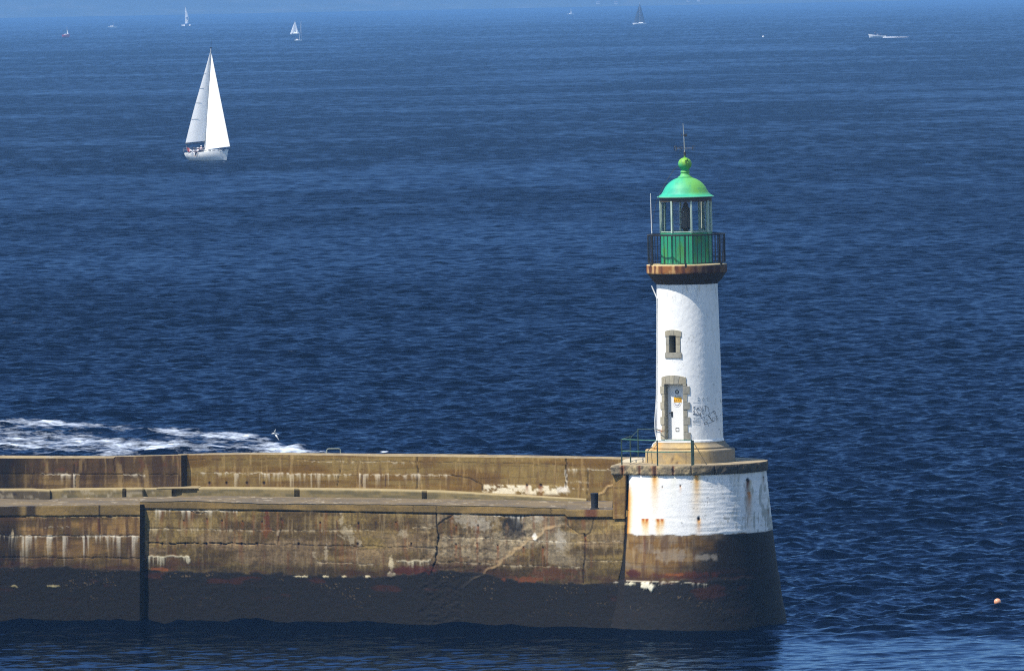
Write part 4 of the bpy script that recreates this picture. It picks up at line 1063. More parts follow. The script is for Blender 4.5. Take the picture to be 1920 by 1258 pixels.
def smooth(pts, k=4):
    P = [np.array(p, float) for p in pts]; out = []
    for i in range(len(P) - 1):
        a, b, c, d = P[max(i - 1, 0)], P[i], P[i + 1], P[min(i + 2, len(P) - 1)]
        for t in np.linspace(0, 1, k, endpoint=False): out.append(.5 * ((2 * b) + (c - a) * t + (2 * a - 5 * b + 4 * c - d) * t * t + (3 * b - a - 3 * c + d) * t ** 3))
    return out + [P[-1]]
for s in st1: gm.tube([tsurf(*G(*q)) for q in smooth(s)], .0065, 5)
for x, y, q in ((200, 490, .03), (370, 730, .032), (450, 600, .026), (650, 630, .026), (835, 705, .024)):
    c_ = tsurf(*G(x, y)); gm.sphere(c_, (q * .55, .012, q * .7), 8, 5)
part(gm, 'graffiti', simple('black_marker', (.030, .030, .034), .6), lh, True)
FAD = simple('faded_marker', (.33, .35, .36), .7)
for y in (300, 890, 950, 1010, 1055, 1080, 1160):
    x = 150 + rg_.random() * 60; pts = []
    while x < 480:
        pts.append((x, y + rg_.uniform(-14, 14))); x += 10 + rg_.random() * 26
    part(MB().tube([tsurf(*G(*q)) for q in pts], .0042, 5), 'faint_line', FAD, lh, True)
for s in ([(330, 130), (370, 100), (420, 110), (430, 160), (340, 220), (440, 230)], [(560, 110), (530, 170), (560, 235), (610, 200), (600, 130), (560, 110)], [(700, 110), (730, 95), (730, 230)], [(760, 120), (800, 110), (800, 160), (740, 230), (820, 235)], [(1270, 170), (1250, 230), (1300, 290), (1310, 240), (1270, 200)]):
    part(MB().tube([tsurf(*G(*q)) for q in smooth(s)], .005, 5), 'faint_digit', FAD, lh, True)
for x, y in ((1347.5, 805), (1349.5, 812), (1351, 778)): part(MB().sphere(tsurf(x, y), (.02, .012, .03), 8, 5), 'chip', FAD, lh, True)

# ---- gallery: corbel and rusted lip
def lip_col(PH, Rr, Zz):
    c = mix(full(PH, (.27, .105, .028)), (.10, .032, .015), sm(.40, .58, fbm(PH * 7, Zz * .6, 221, 4)))
    c = mix(c, (.55, .33, .13), .8 * sm(.56, .68, fbm(PH * 11, Zz * .8, 222, 4)))
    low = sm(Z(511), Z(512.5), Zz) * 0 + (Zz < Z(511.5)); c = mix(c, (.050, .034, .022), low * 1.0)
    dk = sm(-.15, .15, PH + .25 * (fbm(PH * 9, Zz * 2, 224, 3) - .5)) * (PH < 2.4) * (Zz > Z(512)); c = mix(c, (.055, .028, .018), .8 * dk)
    c = mix(c, (.50, .34, .14), .6 * np.exp(-((Zz - Z(510.8)) / .02) ** 2) * (PH < -.1) * sm(.4, .6, fbm(PH * 9, Zz * 0, 223, 3)))
    top = (Zz > Z(496.4)) ; c = mix(c, (.58, .46, .25), top * 1.0)
    return c
lathe_paint('gallery', [(1.13, Z(533)), (1.155, Z(531.5)), (1.21, Z(529)), (1.30, Z(524)), (1.40, Z(517)), (1.47, Z(512)), (1.505, Z(511)), (1.515, Z(509)), (1.515, Z(497)), (1.50, Z(495.3)), (.80, Z(494.6))], lip_col, STONE, 240,
            relief=lambda PH, Rr, Zz: .010 * (fbm(PH * 12, Zz * 5, 225, 3) - .5))

# ---- railing of the gallery
IRON = simple('railing_iron', (.012, .011, .010), .55, var=.3)
zd = Z(495.0); zt_ = Z(439.6)
circ = lambda r, z, n=97: [(r * math.sin(q), -r * math.cos(q), z) for q in np.linspace(0, 2 * math.pi, n)]
rl = MB(); rl.tube(circ(1.45, zt_), .025, 8); gr = part(rl, 'gallery_railing', IRON, lh, True)
part(MB().tube(circ(1.45, zd + .06), .013, 6), 'bottom_rail', IRON, gr, True)
bal = None
for i in range(56):
    a_ = 2 * math.pi * (i + .35) / 56; post = i % 9 == 4 and i < 54
    if bal is None:
        bal0 = MB().tube([(0, 0, zd + .05), (0, 0, zt_)], .017, 6); bal = part(bal0, 'baluster', IRON, gr, True)
    else:
        bal = bal.copy(); COL.objects.link(bal); bal.parent = gr
    bal.location = (1.45 * math.sin(a_), -1.45 * math.cos(a_), 0)
for a_ in (-64, -2.5, 59, 121, 180, 239):
    a_ = R(a_); x, y = 1.455 * math.sin(a_), -1.455 * math.cos(a_)
    m = MB().tube([(x, y, zd - .10), (x, y, zt_ + .01)], .019, 8).box((x * 1.02, y * 1.02, zd - .02), (.07, .07, .14), -a_); part(m, 'post', IRON, gr)

# ---- lantern drum: eight flat iron panels
A8 = R(11)
oct_ = lambda r, z: [(r * math.sin(A8 + i * math.pi / 4), -r * math.cos(A8 + i * math.pi / 4), z) for i in range(8)]
kd = NT('drum_paint'); nn = kd.noise(2.2, kd.coord((1, 1, .35)), 5, .6); n3 = kd.noise(14, kd.coord((1, 1, .5)), 4)
c0 = kd.ramp(nn, [(.36, (.011, .24, .125)), (.52, (.020, .27, .14)), (.62, (.05, .24, .045))])
kd.link(kd.mixc(kd.ramp(n3, [(.60, (0, 0, 0)), (.75, (1, 1, 1))]), c0, (.02, .20, .12)), kd.b.inputs['Base Color']); kd.b.inputs['Roughness'].default_value = .5
dr = MB(); v = []; nz = 5
zs8 = np.linspace(Z(495.2), Z(437.6), nz)
for z in zs8: v += oct_(.975, z)
dr.add(v, [(i * 8 + k, i * 8 + (k + 1) % 8, (i + 1) * 8 + (k + 1) % 8, (i + 1) * 8 + k) for i in range(nz - 1) for k in range(8)] + [tuple((nz - 1) * 8 + k for k in range(8))])
drum = part(dr, 'lantern_drum', kd.m, lh)
part(MB().lathe([(.99, Z(495.4)), (1.01, Z(495.0)), (1.01, Z(493.8)), (.98, Z(493.5))], 8, a0=A8 - math.pi / 2, cap=False), 'drum_foot', kd.m, drum)
part(MB().lathe([(.975, Z(438.4)), (1.0, Z(438.0)), (1.0, Z(436.2)), (.93, Z(435.8))], 8, a0=A8 - math.pi / 2), 'drum_sill', kd.m, drum)
for i in range(8):
    a_ = A8 + i * math.pi / 4; part(MB().tube([(.985 * math.sin(a_), -.985 * math.cos(a_), Z(494)), (.985 * math.sin(a_), -.985 * math.cos(a_), Z(437.5))], .016, 6), 'seam', kd.m, drum, True)

# ---- glazing
FRM = simple('pale_green_frame', (.50, .60, .50), .55, var=.35, scale=8, streak=True, col2=(.30, .42, .32))
gz = None
for z, h_ in ((Z(434.6), .03), (Z(377.8), .03)):
    ga = MB(); a8, b8 = oct_(.965, z), oct_(.905, z); a9, b9 = oct_(.965, z + h_), oct_(.905, z + h_)
    v = a8 + b8 + a9 + b9
    ga.add(v, [q for i in range(8) for j in ((i + 1) % 8,) for q in ((8 + i, 8 + j, j, i), (16 + i, 16 + j, 24 + j, 24 + i), (i, j, 16 + j, 16 + i), (8 + j, 8 + i, 24 + i, 24 + j))])
    g_ = part(ga, 'glazing_frame' if gz is None else 'head_rail', FRM, lh if gz is None else gz)
    gz = gz or g_
for i in range(8):
    a_ = A8 + i * math.pi / 4; x, y = .955 * math.sin(a_), -.955 * math.cos(a_)
    part(MB().box((x, y, (Z(435) + Z(377)) / 2), (.055, .10, Z(377) - Z(435) + .03), a_), 'mullion', FRM, gz)
kg = NT('lantern_glass'); kg.n.remove(kg.b)
tr_ = kg.node('ShaderNodeBsdfTransparent'); tr_.inputs[0].default_value = (.86, .92, .93, 1); gg = kg.node('ShaderNodeBsdfGlossy'); gg.inputs['Roughness'].default_value = .04
fre = kg.node('ShaderNodeFresnel'); fre.inputs[0].default_value = 1.24
mx = kg.node('ShaderNodeMixShader'); kg.link(fre.outputs[0], mx.inputs[0]); kg.link(tr_.outputs[0], mx.inputs[1]); kg.link(gg.outputs[0], mx.inputs[2]); kg.link(mx.outputs[0], kg.out.inputs['Surface'])
for i in range(8):
    a_, b_ = A8 + i * math.pi / 4 + .035, A8 + (i + 1) * math.pi / 4 - .035; q = MB(); v = []
    for r in (.942,):
        for z in (Z(434.2), Z(377.2)):
            for p_ in (a_, b_): v.append((r * math.sin(p_), -r * math.cos(p_), z))
    q.add(v, [(0, 1, 3, 2)]); part(q, 'pane', kg.m, gz)
BLKM = simple('lamp_black', (.014, .013, .012), .45, var=.3)
zl = lambda r: Z(r)
ln = part(MB().lathe([(.05, zl(437)), (.07, zl(434)), (.115, zl(431)), (.205, zl(427)), (.205, zl(424)), (.195, zl(422)), (.192, zl(398)), (.185, zl(393)), (.11, zl(388)), (.105, zl(384)), (.06, zl(381)), (.012, zl(378.8))], 20), 'lamp_optic', BLKM, lh, True)
for rr in (397, 409, 421.5):
    for sg in (-1, 1): part(MB().box((sg * .215, -.02, zl(rr)), (.05, .06, .04)), 'lug', BLKM, ln)

# ---- band under the dome, dome, ball
part(MB().lathe([(.90, Z(378.2)), (.985, Z(378)), (.99, Z(371)), (1.0, Z(369.4)), (.85, Z(369))], 64, cap=False), 'cornice_band', simple('dark_green_band', (.045, .055, .035), .6, var=.4, col2=(.07, .03, .025)), lh, True)
def dome_col(PH, Rr, Zz):
    x, y = Rr * np.sin(PH), -Rr * np.cos(PH)
    c = mix(full(PH, (.019, .35, .225)), (.027, .40, .25), sm(.4, .6, fbm(PH * 3, Zz * 4, 231, 4)))
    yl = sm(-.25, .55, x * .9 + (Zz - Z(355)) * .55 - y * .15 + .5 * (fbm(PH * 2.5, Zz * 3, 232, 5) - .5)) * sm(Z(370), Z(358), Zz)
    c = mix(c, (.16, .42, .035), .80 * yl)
    c = mix(c, (.03, .26, .16), .4 * sm(.60, .72, fbm(PH * 9, Zz * 9, 233, 4)))
    c = mix(c, (.42, .55, .30), .5 * np.exp(-((Zz - Z(369)) / .015) ** 2))
    return c
DP = [(53.3, 369.6), (53.3, 368.4), (49.5, 366.6), (46, 364.2), (43.6, 361.5), (41.2, 357), (38.6, 352), (35, 347), (31, 342.8), (26.5, 339.3), (21.5, 336.4), (16.5, 334.3), (13.2, 333.2), (13.6, 332.6), (13.4, 331.6), (11, 330.8), (9.2, 328.5), (8.0, 326), (7.6, 324.4), (8.6, 323.6), (8.9, 322.4), (8.3, 321.3), (7.2, 320.6)]
dome = lathe_paint('dome', [(a / 50, Z(b)) for a, b in DP], dome_col, PAINT, 160)
zb, rb_ = Z(307.6), 12.7 / 50
BP = [(6.8 / 50, Z(321)), (7.6 / 50, Z(318.6))] + [(rb_ * math.cos(q), zb + rb_ * .93 * math.sin(q)) for q in np.linspace(R(-50), R(84), 22)] + [(.035, Z(294.6)), (.028, Z(291))]
def ball_col(PH, Rr, Zz):
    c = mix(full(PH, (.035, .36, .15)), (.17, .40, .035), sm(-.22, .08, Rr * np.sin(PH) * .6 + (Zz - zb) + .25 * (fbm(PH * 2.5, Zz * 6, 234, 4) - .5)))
    return mix(c, (.03, .22, .10), .4 * sm(.58, .7, fbm(PH * 5, Zz * 16, 235, 3)))
lathe_paint('finial_ball', BP, ball_col, PAINT, 64, dome)
em = MB(); fb = lambda dx, dz: np.array([dx, -math.sqrt(max(.0, (rb_ + .006) ** 2 - dx * dx - dz * dz)) , zb + dz])
em.tube([fb(.06 + .05 * math.cos(q), .09 + .06 * math.sin(q)) for q in np.linspace(0, 5.2, 14)], .006, 5); em.tube([fb(.03, .05), fb(.06, .10), fb(.09, .16)], .006, 5)
part(em, 'ball_scribble', DARK, dome, True)

# ---- lightning rod and wind vane
ROD = simple('grey_rod', (.40, .41, .38), .4, .4); VAN = simple('vane_iron', (.03, .030, .026), .5)
part(MB().tube([(0, 0, Z(292)), (0, 0, Z(285.5)), (0, 0, Z(284))], [.045, .045, .02], 8), 'vane_socket', VAN, lh)
vane = part(MB().tube([(0, 0, Z(286)), (-.015, 0, Z(262)), (-.04, 0, Z(232.5))], [.022, .016, .012], 8), 'lightning_rod', ROD, lh, True)
zv = Z(278.5); th = R(-24)
e_ = np.array([math.cos(th), math.sin(th), 0]); s_v = np.array([-math.sin(th), math.cos(th), 0]); up = np.array([0, 0, 1.0])
av = MB(); c_ = np.array([-.01, 0, zv])
av.tube([c_ - e_ * .36, c_ + e_ * .38], .009, 6); av.tube([c_ - s_v * .36, c_ + s_v * .36], .009, 6)
arms = part(av, 'compass_arms', VAN, vane, True)
def letter(ctr, strokes, nm):
    m = MB()
    for s in strokes: m.tube([ctr + np.array([x, 0, 0]) * .16 + up * (y - .5) * .17 for x, y in s], .012, 5)
    part(m, nm, VAN, arms, True)
letter(c_ - e_ * .36, [[(.3 * math.sin(q), .5 + .48 * math.cos(q)) for q in np.linspace(0, 2 * math.pi, 15)]], 'letter')
letter(c_ + e_ * .38, [[(.3, 0), (-.25, 0), (-.25, 1), (.3, 1)], [(-.25, .5), (.2, .5)]], 'letter')
letter(c_ + s_v * .36, [[(-.3, 0), (-.3, 1), (.3, 0), (.3, 1)]], 'letter')
letter(c_ - s_v * .36, [[(.3, .9), (-.1, 1), (-.3, .75), (.25, .3), (.05, 0), (-.3, .08)]], 'letter')
wv = MB(); c2 = np.array([-.025, 0, Z(254)]); wv.tube([c2 - np.array([.09, 0, 0]), c2 + np.array([.11, 0, 0])], .010, 6)
wv.box(c2 + np.array([.09, 0, 0]), (.07, .012, .10)); wv.box(c2 + np.array([.02, 0, 0]), (.05, .03, .08)); wv.box(c2 - np.array([.085, 0, 0]), (.03, .012, .06)); part(wv, 'wind_arrow', VAN, vane)

# ---- whip aerial, stay wire, white conduit
ax, ay = -1.405, -.36
q0 = place(1222.3, 438, ay); q1 = place(1219.6, 363, ay)
part(MB().tube([(q0[0] + .01, ay, zd - .02), q0], .014, 8), 'aerial_mount', VAN, lh, True)
part(MB().tube([q0, q1], [.022, .013], 8), 'aerial', simple('white_fibreglass', (.62, .62, .60), .4, var=.1), lh, True)
cab = [(1274.7, 307.7, -.05), (1264.5, 317.5, -.1), (1250.5, 338, -.2), (1237, 363.5, -.3), (1230, 382, -.34), (1225, 408, -.36), (1222.6, 436, ay)]
part(MB().tube([place(*q) for q in cab], .0085, 6), 'stay_wire', VAN, lh, True)
CND = simple('white_conduit', (.66, .67, .66), .5, var=.15)
cp = [(1221.8, 536, -.15), (1226, 546, -.2), (1230.8, 557.5, -.28), (1231.6, 562, -.3), (1232, 600, -.3), (1232, 640, -.3), (1231.5, 672, -.3), (1231.2, 700, -.3), (1231, 740, -.3), (1229.5, 766, -.3), (1228, 790, -.3), (1229, 812, -.3), (1231.5, 822, -.3), (1230, 828, -.45), (1225, 832, -.6), (1222.5, 838, -.7)]
part(MB().tube([place(*q) for q in smooth(cp, 3)], .021, 8), 'conduit', CND, lh, True)
for r_ in (560, 688, 752):
    a_ = place(1231.5, r_, -.3); b_ = place(1236, r_, -.25); part(MB().tube([a_, b_], .03, 6), 'pipe_clip', CND, lh)
part(MB().tube([place(*q) for q in smooth([(1222, 838, -.75), (1217.5, 841.5, -.85), (1214.6, 846, -.95), (1214, 856, -1.0), (1214.4, 867.5, -1.05)], 3)], .016, 6), 'earth_cable', VAN, lh, True)
part(MB().tube([place(1233, 806.4, -.62), place(1240, 808, -.95), place(1246, 807, -1.06)], .016, 6), 'hinge_strap', simple('rusty_iron', (.25, .09, .025), .8, var=.4), lh)
# ================================================================== BOATS AND COAST
HULLW = simple('white_hull', (.86, .86, .83), .35, var=.08, scale=2); SAILM = None
kq = NT('sail_cloth'); kq.link(kq.ramp(kq.noise(1.2, kq.coord((1, 1, .4)), 4), [(.35, (.84, .84, .81)), (.65, (.90, .90, .88))]), kq.b.inputs['Base Color']); kq.b.inputs['Roughness'].default_value = .75
trn = kq.node('ShaderNodeBsdfTranslucent'); trn.inputs[0].default_value = (.92, .92, .88, 1); mxs = kq.node('ShaderNodeMixShader'); mxs.inputs[0].default_value = .25
kq.link(kq.b.outputs[0], mxs.inputs[1]); kq.link(trn.outputs[0], mxs.inputs[2]); kq.link(mxs.outputs[0], kq.out.inputs['Surface']); SAILM = kq.m
JIBM = simple('jib_cloth', (.90, .90, .88), .75, var=.07, scale=1.0, streak=True)
NAVY = simple('navy_cloth', (.012, .014, .045), .8, var=.3); SKIN = simple('skin', (.45, .27, .19), .6, var=.1); HAIR = simple('dark_hair', (.03, .02, .015), .7); WSHIRT = simple('white_shirt', (.74, .74, .76), .8, var=.1)
REDC = simple('red_cloth', (.55, .03, .025), .7, var=.15); DKW = simple('dark_window', (.02, .024, .03), .2); ALU = simple('mast_aluminium', (.58, .57, .53), .4, .3); TEAK = simple('deck_white', (.68, .66, .60), .6, var=.12); BLKR = simple('black_rope', (.02, .02, .022), .6); TRS = simple('dark_trousers', (.02, .022, .05), .8)


def hull_mesh(L, B, fb_bow, fb_stern, n=22, m=9, rake=.5, draft=.5):
    """boat hull along +x (bow), z = 0 at the waterline; returns shell and deck"""
    sh, rows = MB(), []
    for i in range(n):
        t = i / (n - 1); x = -L / 2 + L * t
        half = B / 2 * (math.sin(min(1, (t * .82 + .42)) * math.pi / 2) if t < .5 else 1) * (1 - max(0, (t - .42) / .58) ** 2.3)
        half = max(half, .012); sheer = fb_stern + (fb_bow - fb_stern) * t ** 1.7
        r = []
        for j in range(m):
            q = j / (m - 1)                       # 0 keel, 1 sheer
            z = -draft * (1 - max(0, .35 - t) / .35 * .85) + (sheer + draft * (1 - max(0, .35 - t) / .35 * .85)) * q
            y = half * (math.sin(q ** .75 * math.pi / 2) ** .8)
            xx = x + rake * max(0, (t - .55) / .45) ** 1.5 * (q - 1) - (0.35 * (1 - q) * max(0, .12 - t) / .12 * -1)
            r.append((xx, y, z))
        rows.append(r)
    v = []
    for r in rows: v += [(x, y, z) for x, y, z in r] + [(x, -y, z) for x, y, z in r]
    k = 2 * m; f_ = []
    for i in range(n - 1):
        for j in range(m - 1):
            f_.append((i * k + j, i * k + j + 1, (i + 1) * k + j + 1, (i + 1) * k + j)); f_.append((i * k + m + j, (i + 1) * k + m + j, (i + 1) * k + m + j + 1, i * k + m + j + 1))
    f_.append(tuple(range(m)) + tuple(range(2 * m - 1, m - 1, -1)))
    sh.add(v, f_)
    dk = MB(); dv = []
    for r in rows: x, y, z = r[-1]; dv += [(x, y * .97, z - .05), (x, -y * .97, z - .05)]
    dk.add(dv, [(2 * i, 2 * i + 1, 2 * i + 3, 2 * i + 2) for i in range(n - 1)])
    return sh, dk


def sail(a_head, a_tack, a_clew, belly, roach=0.0, n=16, m=10, thick=.012):
    """three-cornered sail with camber; belly is a vector"""
    h, t, c = (np.array(q, float) for q in (a_head, a_tack, a_clew)); bl = np.array(belly, float); v = []
    nrm = np.cross(t - h, c - h); nrm /= np.linalg.norm(nrm)
    for i in range(n):
        s = i / (n - 1); luff = h + (t - h) * s; leech = h + (c - h) * s
        for j in range(m):
            u = j / (m - 1); p_ = luff + (leech - luff) * u
            p_ = p_ + (leech - luff) * u * roach * math.sin(math.pi * s) + bl * math.sin(math.pi * min(1, u * 1.0)) * s * (1 - .25 * s) * (0.9 + .2 * s)
            v.append(p_)
    f_ = [(i * m + j, i * m + j + 1, (i + 1) * m + j + 1, (i + 1) * m + j) for i in range(n - 1) for j in range(m - 1)]
    return MB().add(v, f_)                       # one layer of cloth


def person(loc, face, label, shirt, trousers=TRS, sit=True, arm=0.0, cap=None, group=None, stand_lean=0.0):
    """one skinned figure; clothes are thicker skins over the same joints"""
    root = empty('person', tuple(loc), face); tag(root, label, 'person', group)
    if sit: J = {'pel': (0, 0, .10), 'waist': (.01, 0, .28), 'chest': (.03, 0, .48), 'neck': (.04, 0, .60), 'head': (.06, 0, .74), 'top': (.06, 0, .80)}
    else: J = {'pel': (0, 0, .90), 'waist': (.01, 0, 1.06), 'chest': (.03 + stand_lean, 0, 1.28), 'neck': (.04 + stand_lean, 0, 1.42), 'head': (.06 + stand_lean, 0, 1.56), 'top': (.06 + stand_lean, 0, 1.62)}
    dz = J['pel'][2] - .10
    for s, nm in ((1, 'l'), (-1, 'r')):
        J['hip' + nm] = (.02, .10 * s, .09 + dz)
        if sit: J['knee' + nm] = (.44, .14 * s, .12); J['ank' + nm] = (.46, .13 * s, -.30); J['toe' + nm] = (.64, .14 * s, -.35)
        else: J['knee' + nm] = (.04, .12 * s, .50); J['ank' + nm] = (.0, .12 * s, .08); J['toe' + nm] = (.18, .13 * s, .03)
        J['sh' + nm] = (J['chest'][0] + .01, .20 * s, .53 + dz + (0 if sit else .02)); ex = .05 + .1 * arm
        J['el' + nm] = (J['chest'][0] + .10 + ex, .27 * s, .28 + dz + .15 * arm); J['wr' + nm] = (J['chest'][0] + .32 + ex, .20 * s, .22 + dz + .3 * arm); J['hand' + nm] = (J['chest'][0] + .40 + ex, .18 * s, .22 + dz + .3 * arm)
    RAD = {'pel': .15, 'waist': .13, 'chest': .155, 'neck': .06, 'head': .10, 'top': .085, 'hip': .10, 'knee': .065, 'ank': .042, 'toe': .035, 'sh': .065, 'el': .045, 'wr': .033, 'hand': .036}
    E = [('pel', 'waist'), ('waist', 'chest'), ('chest', 'neck'), ('neck', 'head'), ('head', 'top')]
    for nm in 'lr': E += [('pel', 'hip' + nm), ('hip' + nm, 'knee' + nm), ('knee' + nm, 'ank' + nm), ('ank' + nm, 'toe' + nm), ('chest', 'sh' + nm), ('sh' + nm, 'el' + nm), ('el' + nm, 'wr' + nm), ('wr' + nm, 'hand' + nm)]
    def skin(name, keys, grow, mat):
        ks = [k for k in J if k in keys]; me = bpy.data.meshes.new(name)
        me.from_pydata([J[k] for k in ks], [(ks.index(a), ks.index(b)) for a, b in E if a in ks and b in ks], []); me.materials.append(mat)
        o = bpy.data.objects.new(name, me); COL.objects.link(o); o.parent = root
        md = o.modifiers.new('skin', 'SKIN'); md.use_smooth_shade = True
        for i, k in enumerate(ks):
            r = RAD[k] if k in RAD else RAD[k[:-1]]
            me.skin_vertices[0].data[i].radius = (r * grow, r * grow)
            me.skin_vertices[0].data[i].use_root = (i == 0)
        sb = o.modifiers.new('sub', 'SUBSURF'); sb.levels = sb.render_levels = 1
        return o
    skin('body', set(J), 1.0, SKIN)
    skin('shirt', {'pel', 'waist', 'chest', 'shl', 'shr', 'ell', 'elr'}, 1.14, shirt); skin('trousers', {'pel', 'hipl', 'hipr', 'kneel', 'kneer', 'ankl', 'ankr'}, 1.16, trousers)
    hx, _, hz = J['head']; MB().sphere((hx - .015, 0, hz + .05), (.118, .112, .10), 14, 9).build('cap' if cap else 'hair', cap or HAIR, root, True)
    return root


# ---------------------------------------------------------------- the white yacht
wl = atZ(390, 301.5, 0); S = FPX / (wl[1] - CAM[1])              # pixels per metre there
yw = lambda px, row, dy=0.0: place(px, row, wl[1] + dy)
mast_b = yw(383.5, 283.5); mast_t = yw(395.6, 90.5)
yacht = empty('sailing_yacht', (mast_b[0], wl[1], 0)); tag(yacht, 'large white sailing yacht with tall mainsail and jib, crew aboard, left of centre', 'sailing boat')
YO = np.array(yacht.location)
def ypart(m, name, mat, parent=yacht, smooth=False, bevel=0.0):
    m.v = [tuple(np.array(v) - YO) for v in m.v]; return m.build(name, mat, parent, smooth, bevel)
HD = R(-36); cH, sH = math.cos(HD), math.sin(HD)
x0_, x1_ = yw(349.5, 295)[0], yw(432.3, 285)[0]; Lb = (x1_ - x0_) / cH * .93; ctr = np.array([(x0_ + x1_) / 2, wl[1] + .2, 0])
def loc2w(v): return (ctr[0] + v[0] * cH - v[1] * sH, ctr[1] + v[0] * sH + v[1] * cH, v[2])
sh, dk = hull_mesh(Lb, 3.3, 1.62, 1.12, rake=.55)
sh.v = [loc2w(q) for q in sh.v]; dk.v = [loc2w(q) for q in dk.v]
hull = ypart(sh, 'hull', HULLW, smooth=True); ypart(dk, 'deck', TEAK, hull)
st = MB()
cb = MB(); zc_ = 1.22
prof = [(-.8, .62, zc_), (-.5, .68, zc_ + .42), (.8, .62, zc_ + .46), (2.0, .42, zc_ + .34), (2.9, .2, zc_ + .18)]
v = []
for x, h_, z in prof: v += [loc2w((x, h_ + .25, 1.15)), loc2w((x, h_, z)), loc2w((x, -h_, z)), loc2w((x, -h_ - .25, 1.15))]
cb.add(v, [(4 * i + j, 4 * i + j + 1, 4 * i + j + 5, 4 * i + j + 4) for i in range(len(prof) - 1) for j in range(3)] + [(0, 1, 2, 3), (16, 19, 18, 17)])
cab_ = ypart(cb, 'cabin', HULLW)
for x in (-.2, .55, 1.3):
    for sg in (-1, 1): ypart(MB().add([loc2w((x, sg * .79, 1.42)), loc2w((x + .5, sg * .765, 1.42)), loc2w((x + .5, sg * .73, 1.54)), loc2w((x, sg * .75, 1.56))], [(0, 1, 2, 3)]), 'cabin_window', DKW, cab_)
hd = MB(); v = []
for x, h_ in ((-.95, .5), (-.6, .62), (-.2, .45)):
    for a_ in np.linspace(0, math.pi, 9): v.append(loc2w((x, .95 * math.cos(a_), 1.5 + h_ * math.sin(a_))))
hd.add(v, [(9 * i + j, 9 * i + j + 1, 9 * i + 10 + j, 9 * i + 9 + j) for i in range(2) for j in range(8)]); ypart(hd, 'spray_hood', NAVY, smooth=True)
ypart(MB().box(loc2w((2.6, -.3, 1.55)), (1.2, .5, .28), HD, .6), 'sail_bag', simple('blue_bag', (.03, .05, .12), .8), yacht)
ypart(MB().tube([mast_b - np.array([0, 0, .5]), mast_b, (mast_b + mast_t) / 2, mast_t], [.10, .10, .085, .06], 10), 'mast', ALU, smooth=True)
ypart(MB().tube([mast_t, mast_t + np.array([.02, 0, .5])], .012, 5).box(mast_t + np.array([-.02, 0, .02]), (.32, .12, .12)).tube([mast_t, yw(397, 73.5)], .012, 5), 'masthead_gear', BLKR)
mh, mt_, mc = yw(394.0, 98, -.05), yw(384.2, 264.5, -.08), yw(348, 268.2, -.15)
main = ypart(sail(mh, mt_, mc, (-.08, -.30, 0), .07), 'mainsail', SAILM, smooth=True)
for s in (.24, .40, .56, .74):
    a = np.array(mh) + (np.array(mc) - mh) * s; b = np.array(mh) + (np.array(mt_) - mh) * s; a = a + (a - b) * .06 * math.sin(math.pi * s)
    ypart(MB().tube([a + np.array([0, -.03, 0]), a * .75 + b * .25 + np.array([-.02, -.27 * s, 0]), a * .5 + b * .5 + np.array([-.06, -.36 * s, 0])], .022, 6), 'batten', simple('batten_grey', (.35, .36, .37), .7), main)
ypart(MB().tube([np.array(mt_) + np.array([0, 0, -.14]), np.array(mc) + np.array([-.05, -.02, -.14])], [.09, .075], 8), 'boom', simple('dark_boom', (.05, .05, .055), .5), smooth=True)
jh, jt_, jc = yw(396.6, 101, -.3), yw(431.2, 275.0, -2.75), yw(385.0, 281.0, -.25)
jib = ypart(sail(jh, jt_, jc, (-.16, -.36, 0), .02), 'jib', JIBM, smooth=True)
ypart(MB().tube([yw(396, 96, -.1), yw(432.4, 279.5, -2.85)], .014, 5), 'forestay', BLKR)
ypart(MB().tube([mast_t, yw(352, 290, 2.6)], .010, 5), 'backstay', BLKR)
pf = MB(); 
RT = [q * Lb for q in (-.46, -.32, -.16, .02, .2, .36, .47)]
hwid = lambda t: 1.5 * (1 - max(0, (t / Lb - .03) / .5) ** 2)
for t in RT[:-1]: 
    for sg in (-1, 1):
        hw_ = hwid(t); pf.tube([loc2w((t, sg * hw_, 1.2)), loc2w((t, sg * hw_, 1.85))], .014, 5)
for sg in (-1, 1):
    for h_ in (1.83, 1.55): pf.tube([loc2w((t, sg * hwid(t), h_)) for t in RT], .010, 5)
ypart(pf, 'guard_rail', ALU)
ypart(MB().tube([loc2w((-.38 * Lb, 0, 1.1)), loc2w((-.38 * Lb, 0, 1.75))], .03, 6).tube([loc2w((-.38 * Lb + .02, .42 * math.cos(q), 1.6 + .42 * math.sin(q))) for q in np.linspace(0, 2 * math.pi, 17)], .025, 5), 'steering_wheel', BLKR)
ypart(MB().tube([yw(350.5, 293, 1.6), yw(352.5, 287, 1.6)], .03, 6).box(yw(349.7, 288.8, 1.6), (.45, .2, .3)), 'lifebuoy', HULLW)
fs = yw(353.5, 291, 1.4); flag_t = yw(349.0, 273.5, 1.4)
fl = empty('ensign', tuple(fs)); tag(fl, 'small red and white flag on the stern of the large yacht', 'flag')
MB().tube([(0, 0, 0), flag_t - fs], .018, 6).build('staff', ALU, fl)
f0 = flag_t - fs
for u0, u1, mt__ in ((0, .5, REDC), (.5, 1.0, WSHIRT)):
    m = MB(); v = []
    for i in range(6):
        u = u0 + (u1 - u0) * i / 5
        for j in range(4): v.append(f0 + np.array([.05 + .85 * u, .12 * math.sin(u * 5), -.15 - .55 * j / 3 - .55 * u]))
    m.add(v, [(4 * i + j, 4 * i + j + 1, 4 * i + j + 5, 4 * i + j + 4) for i in range(5) for j in range(3)]); m.build('stripe', mt__, fl, True)
crew = 'crew of the large yacht'
def seat(px, row, dy): return yw(px, row, dy)
person(seat(356.5, 290.5, 1.5), R(20), 'person in dark clothes at the stern of the large yacht beside the flag', NAVY, TRS, True, .3, None, crew)
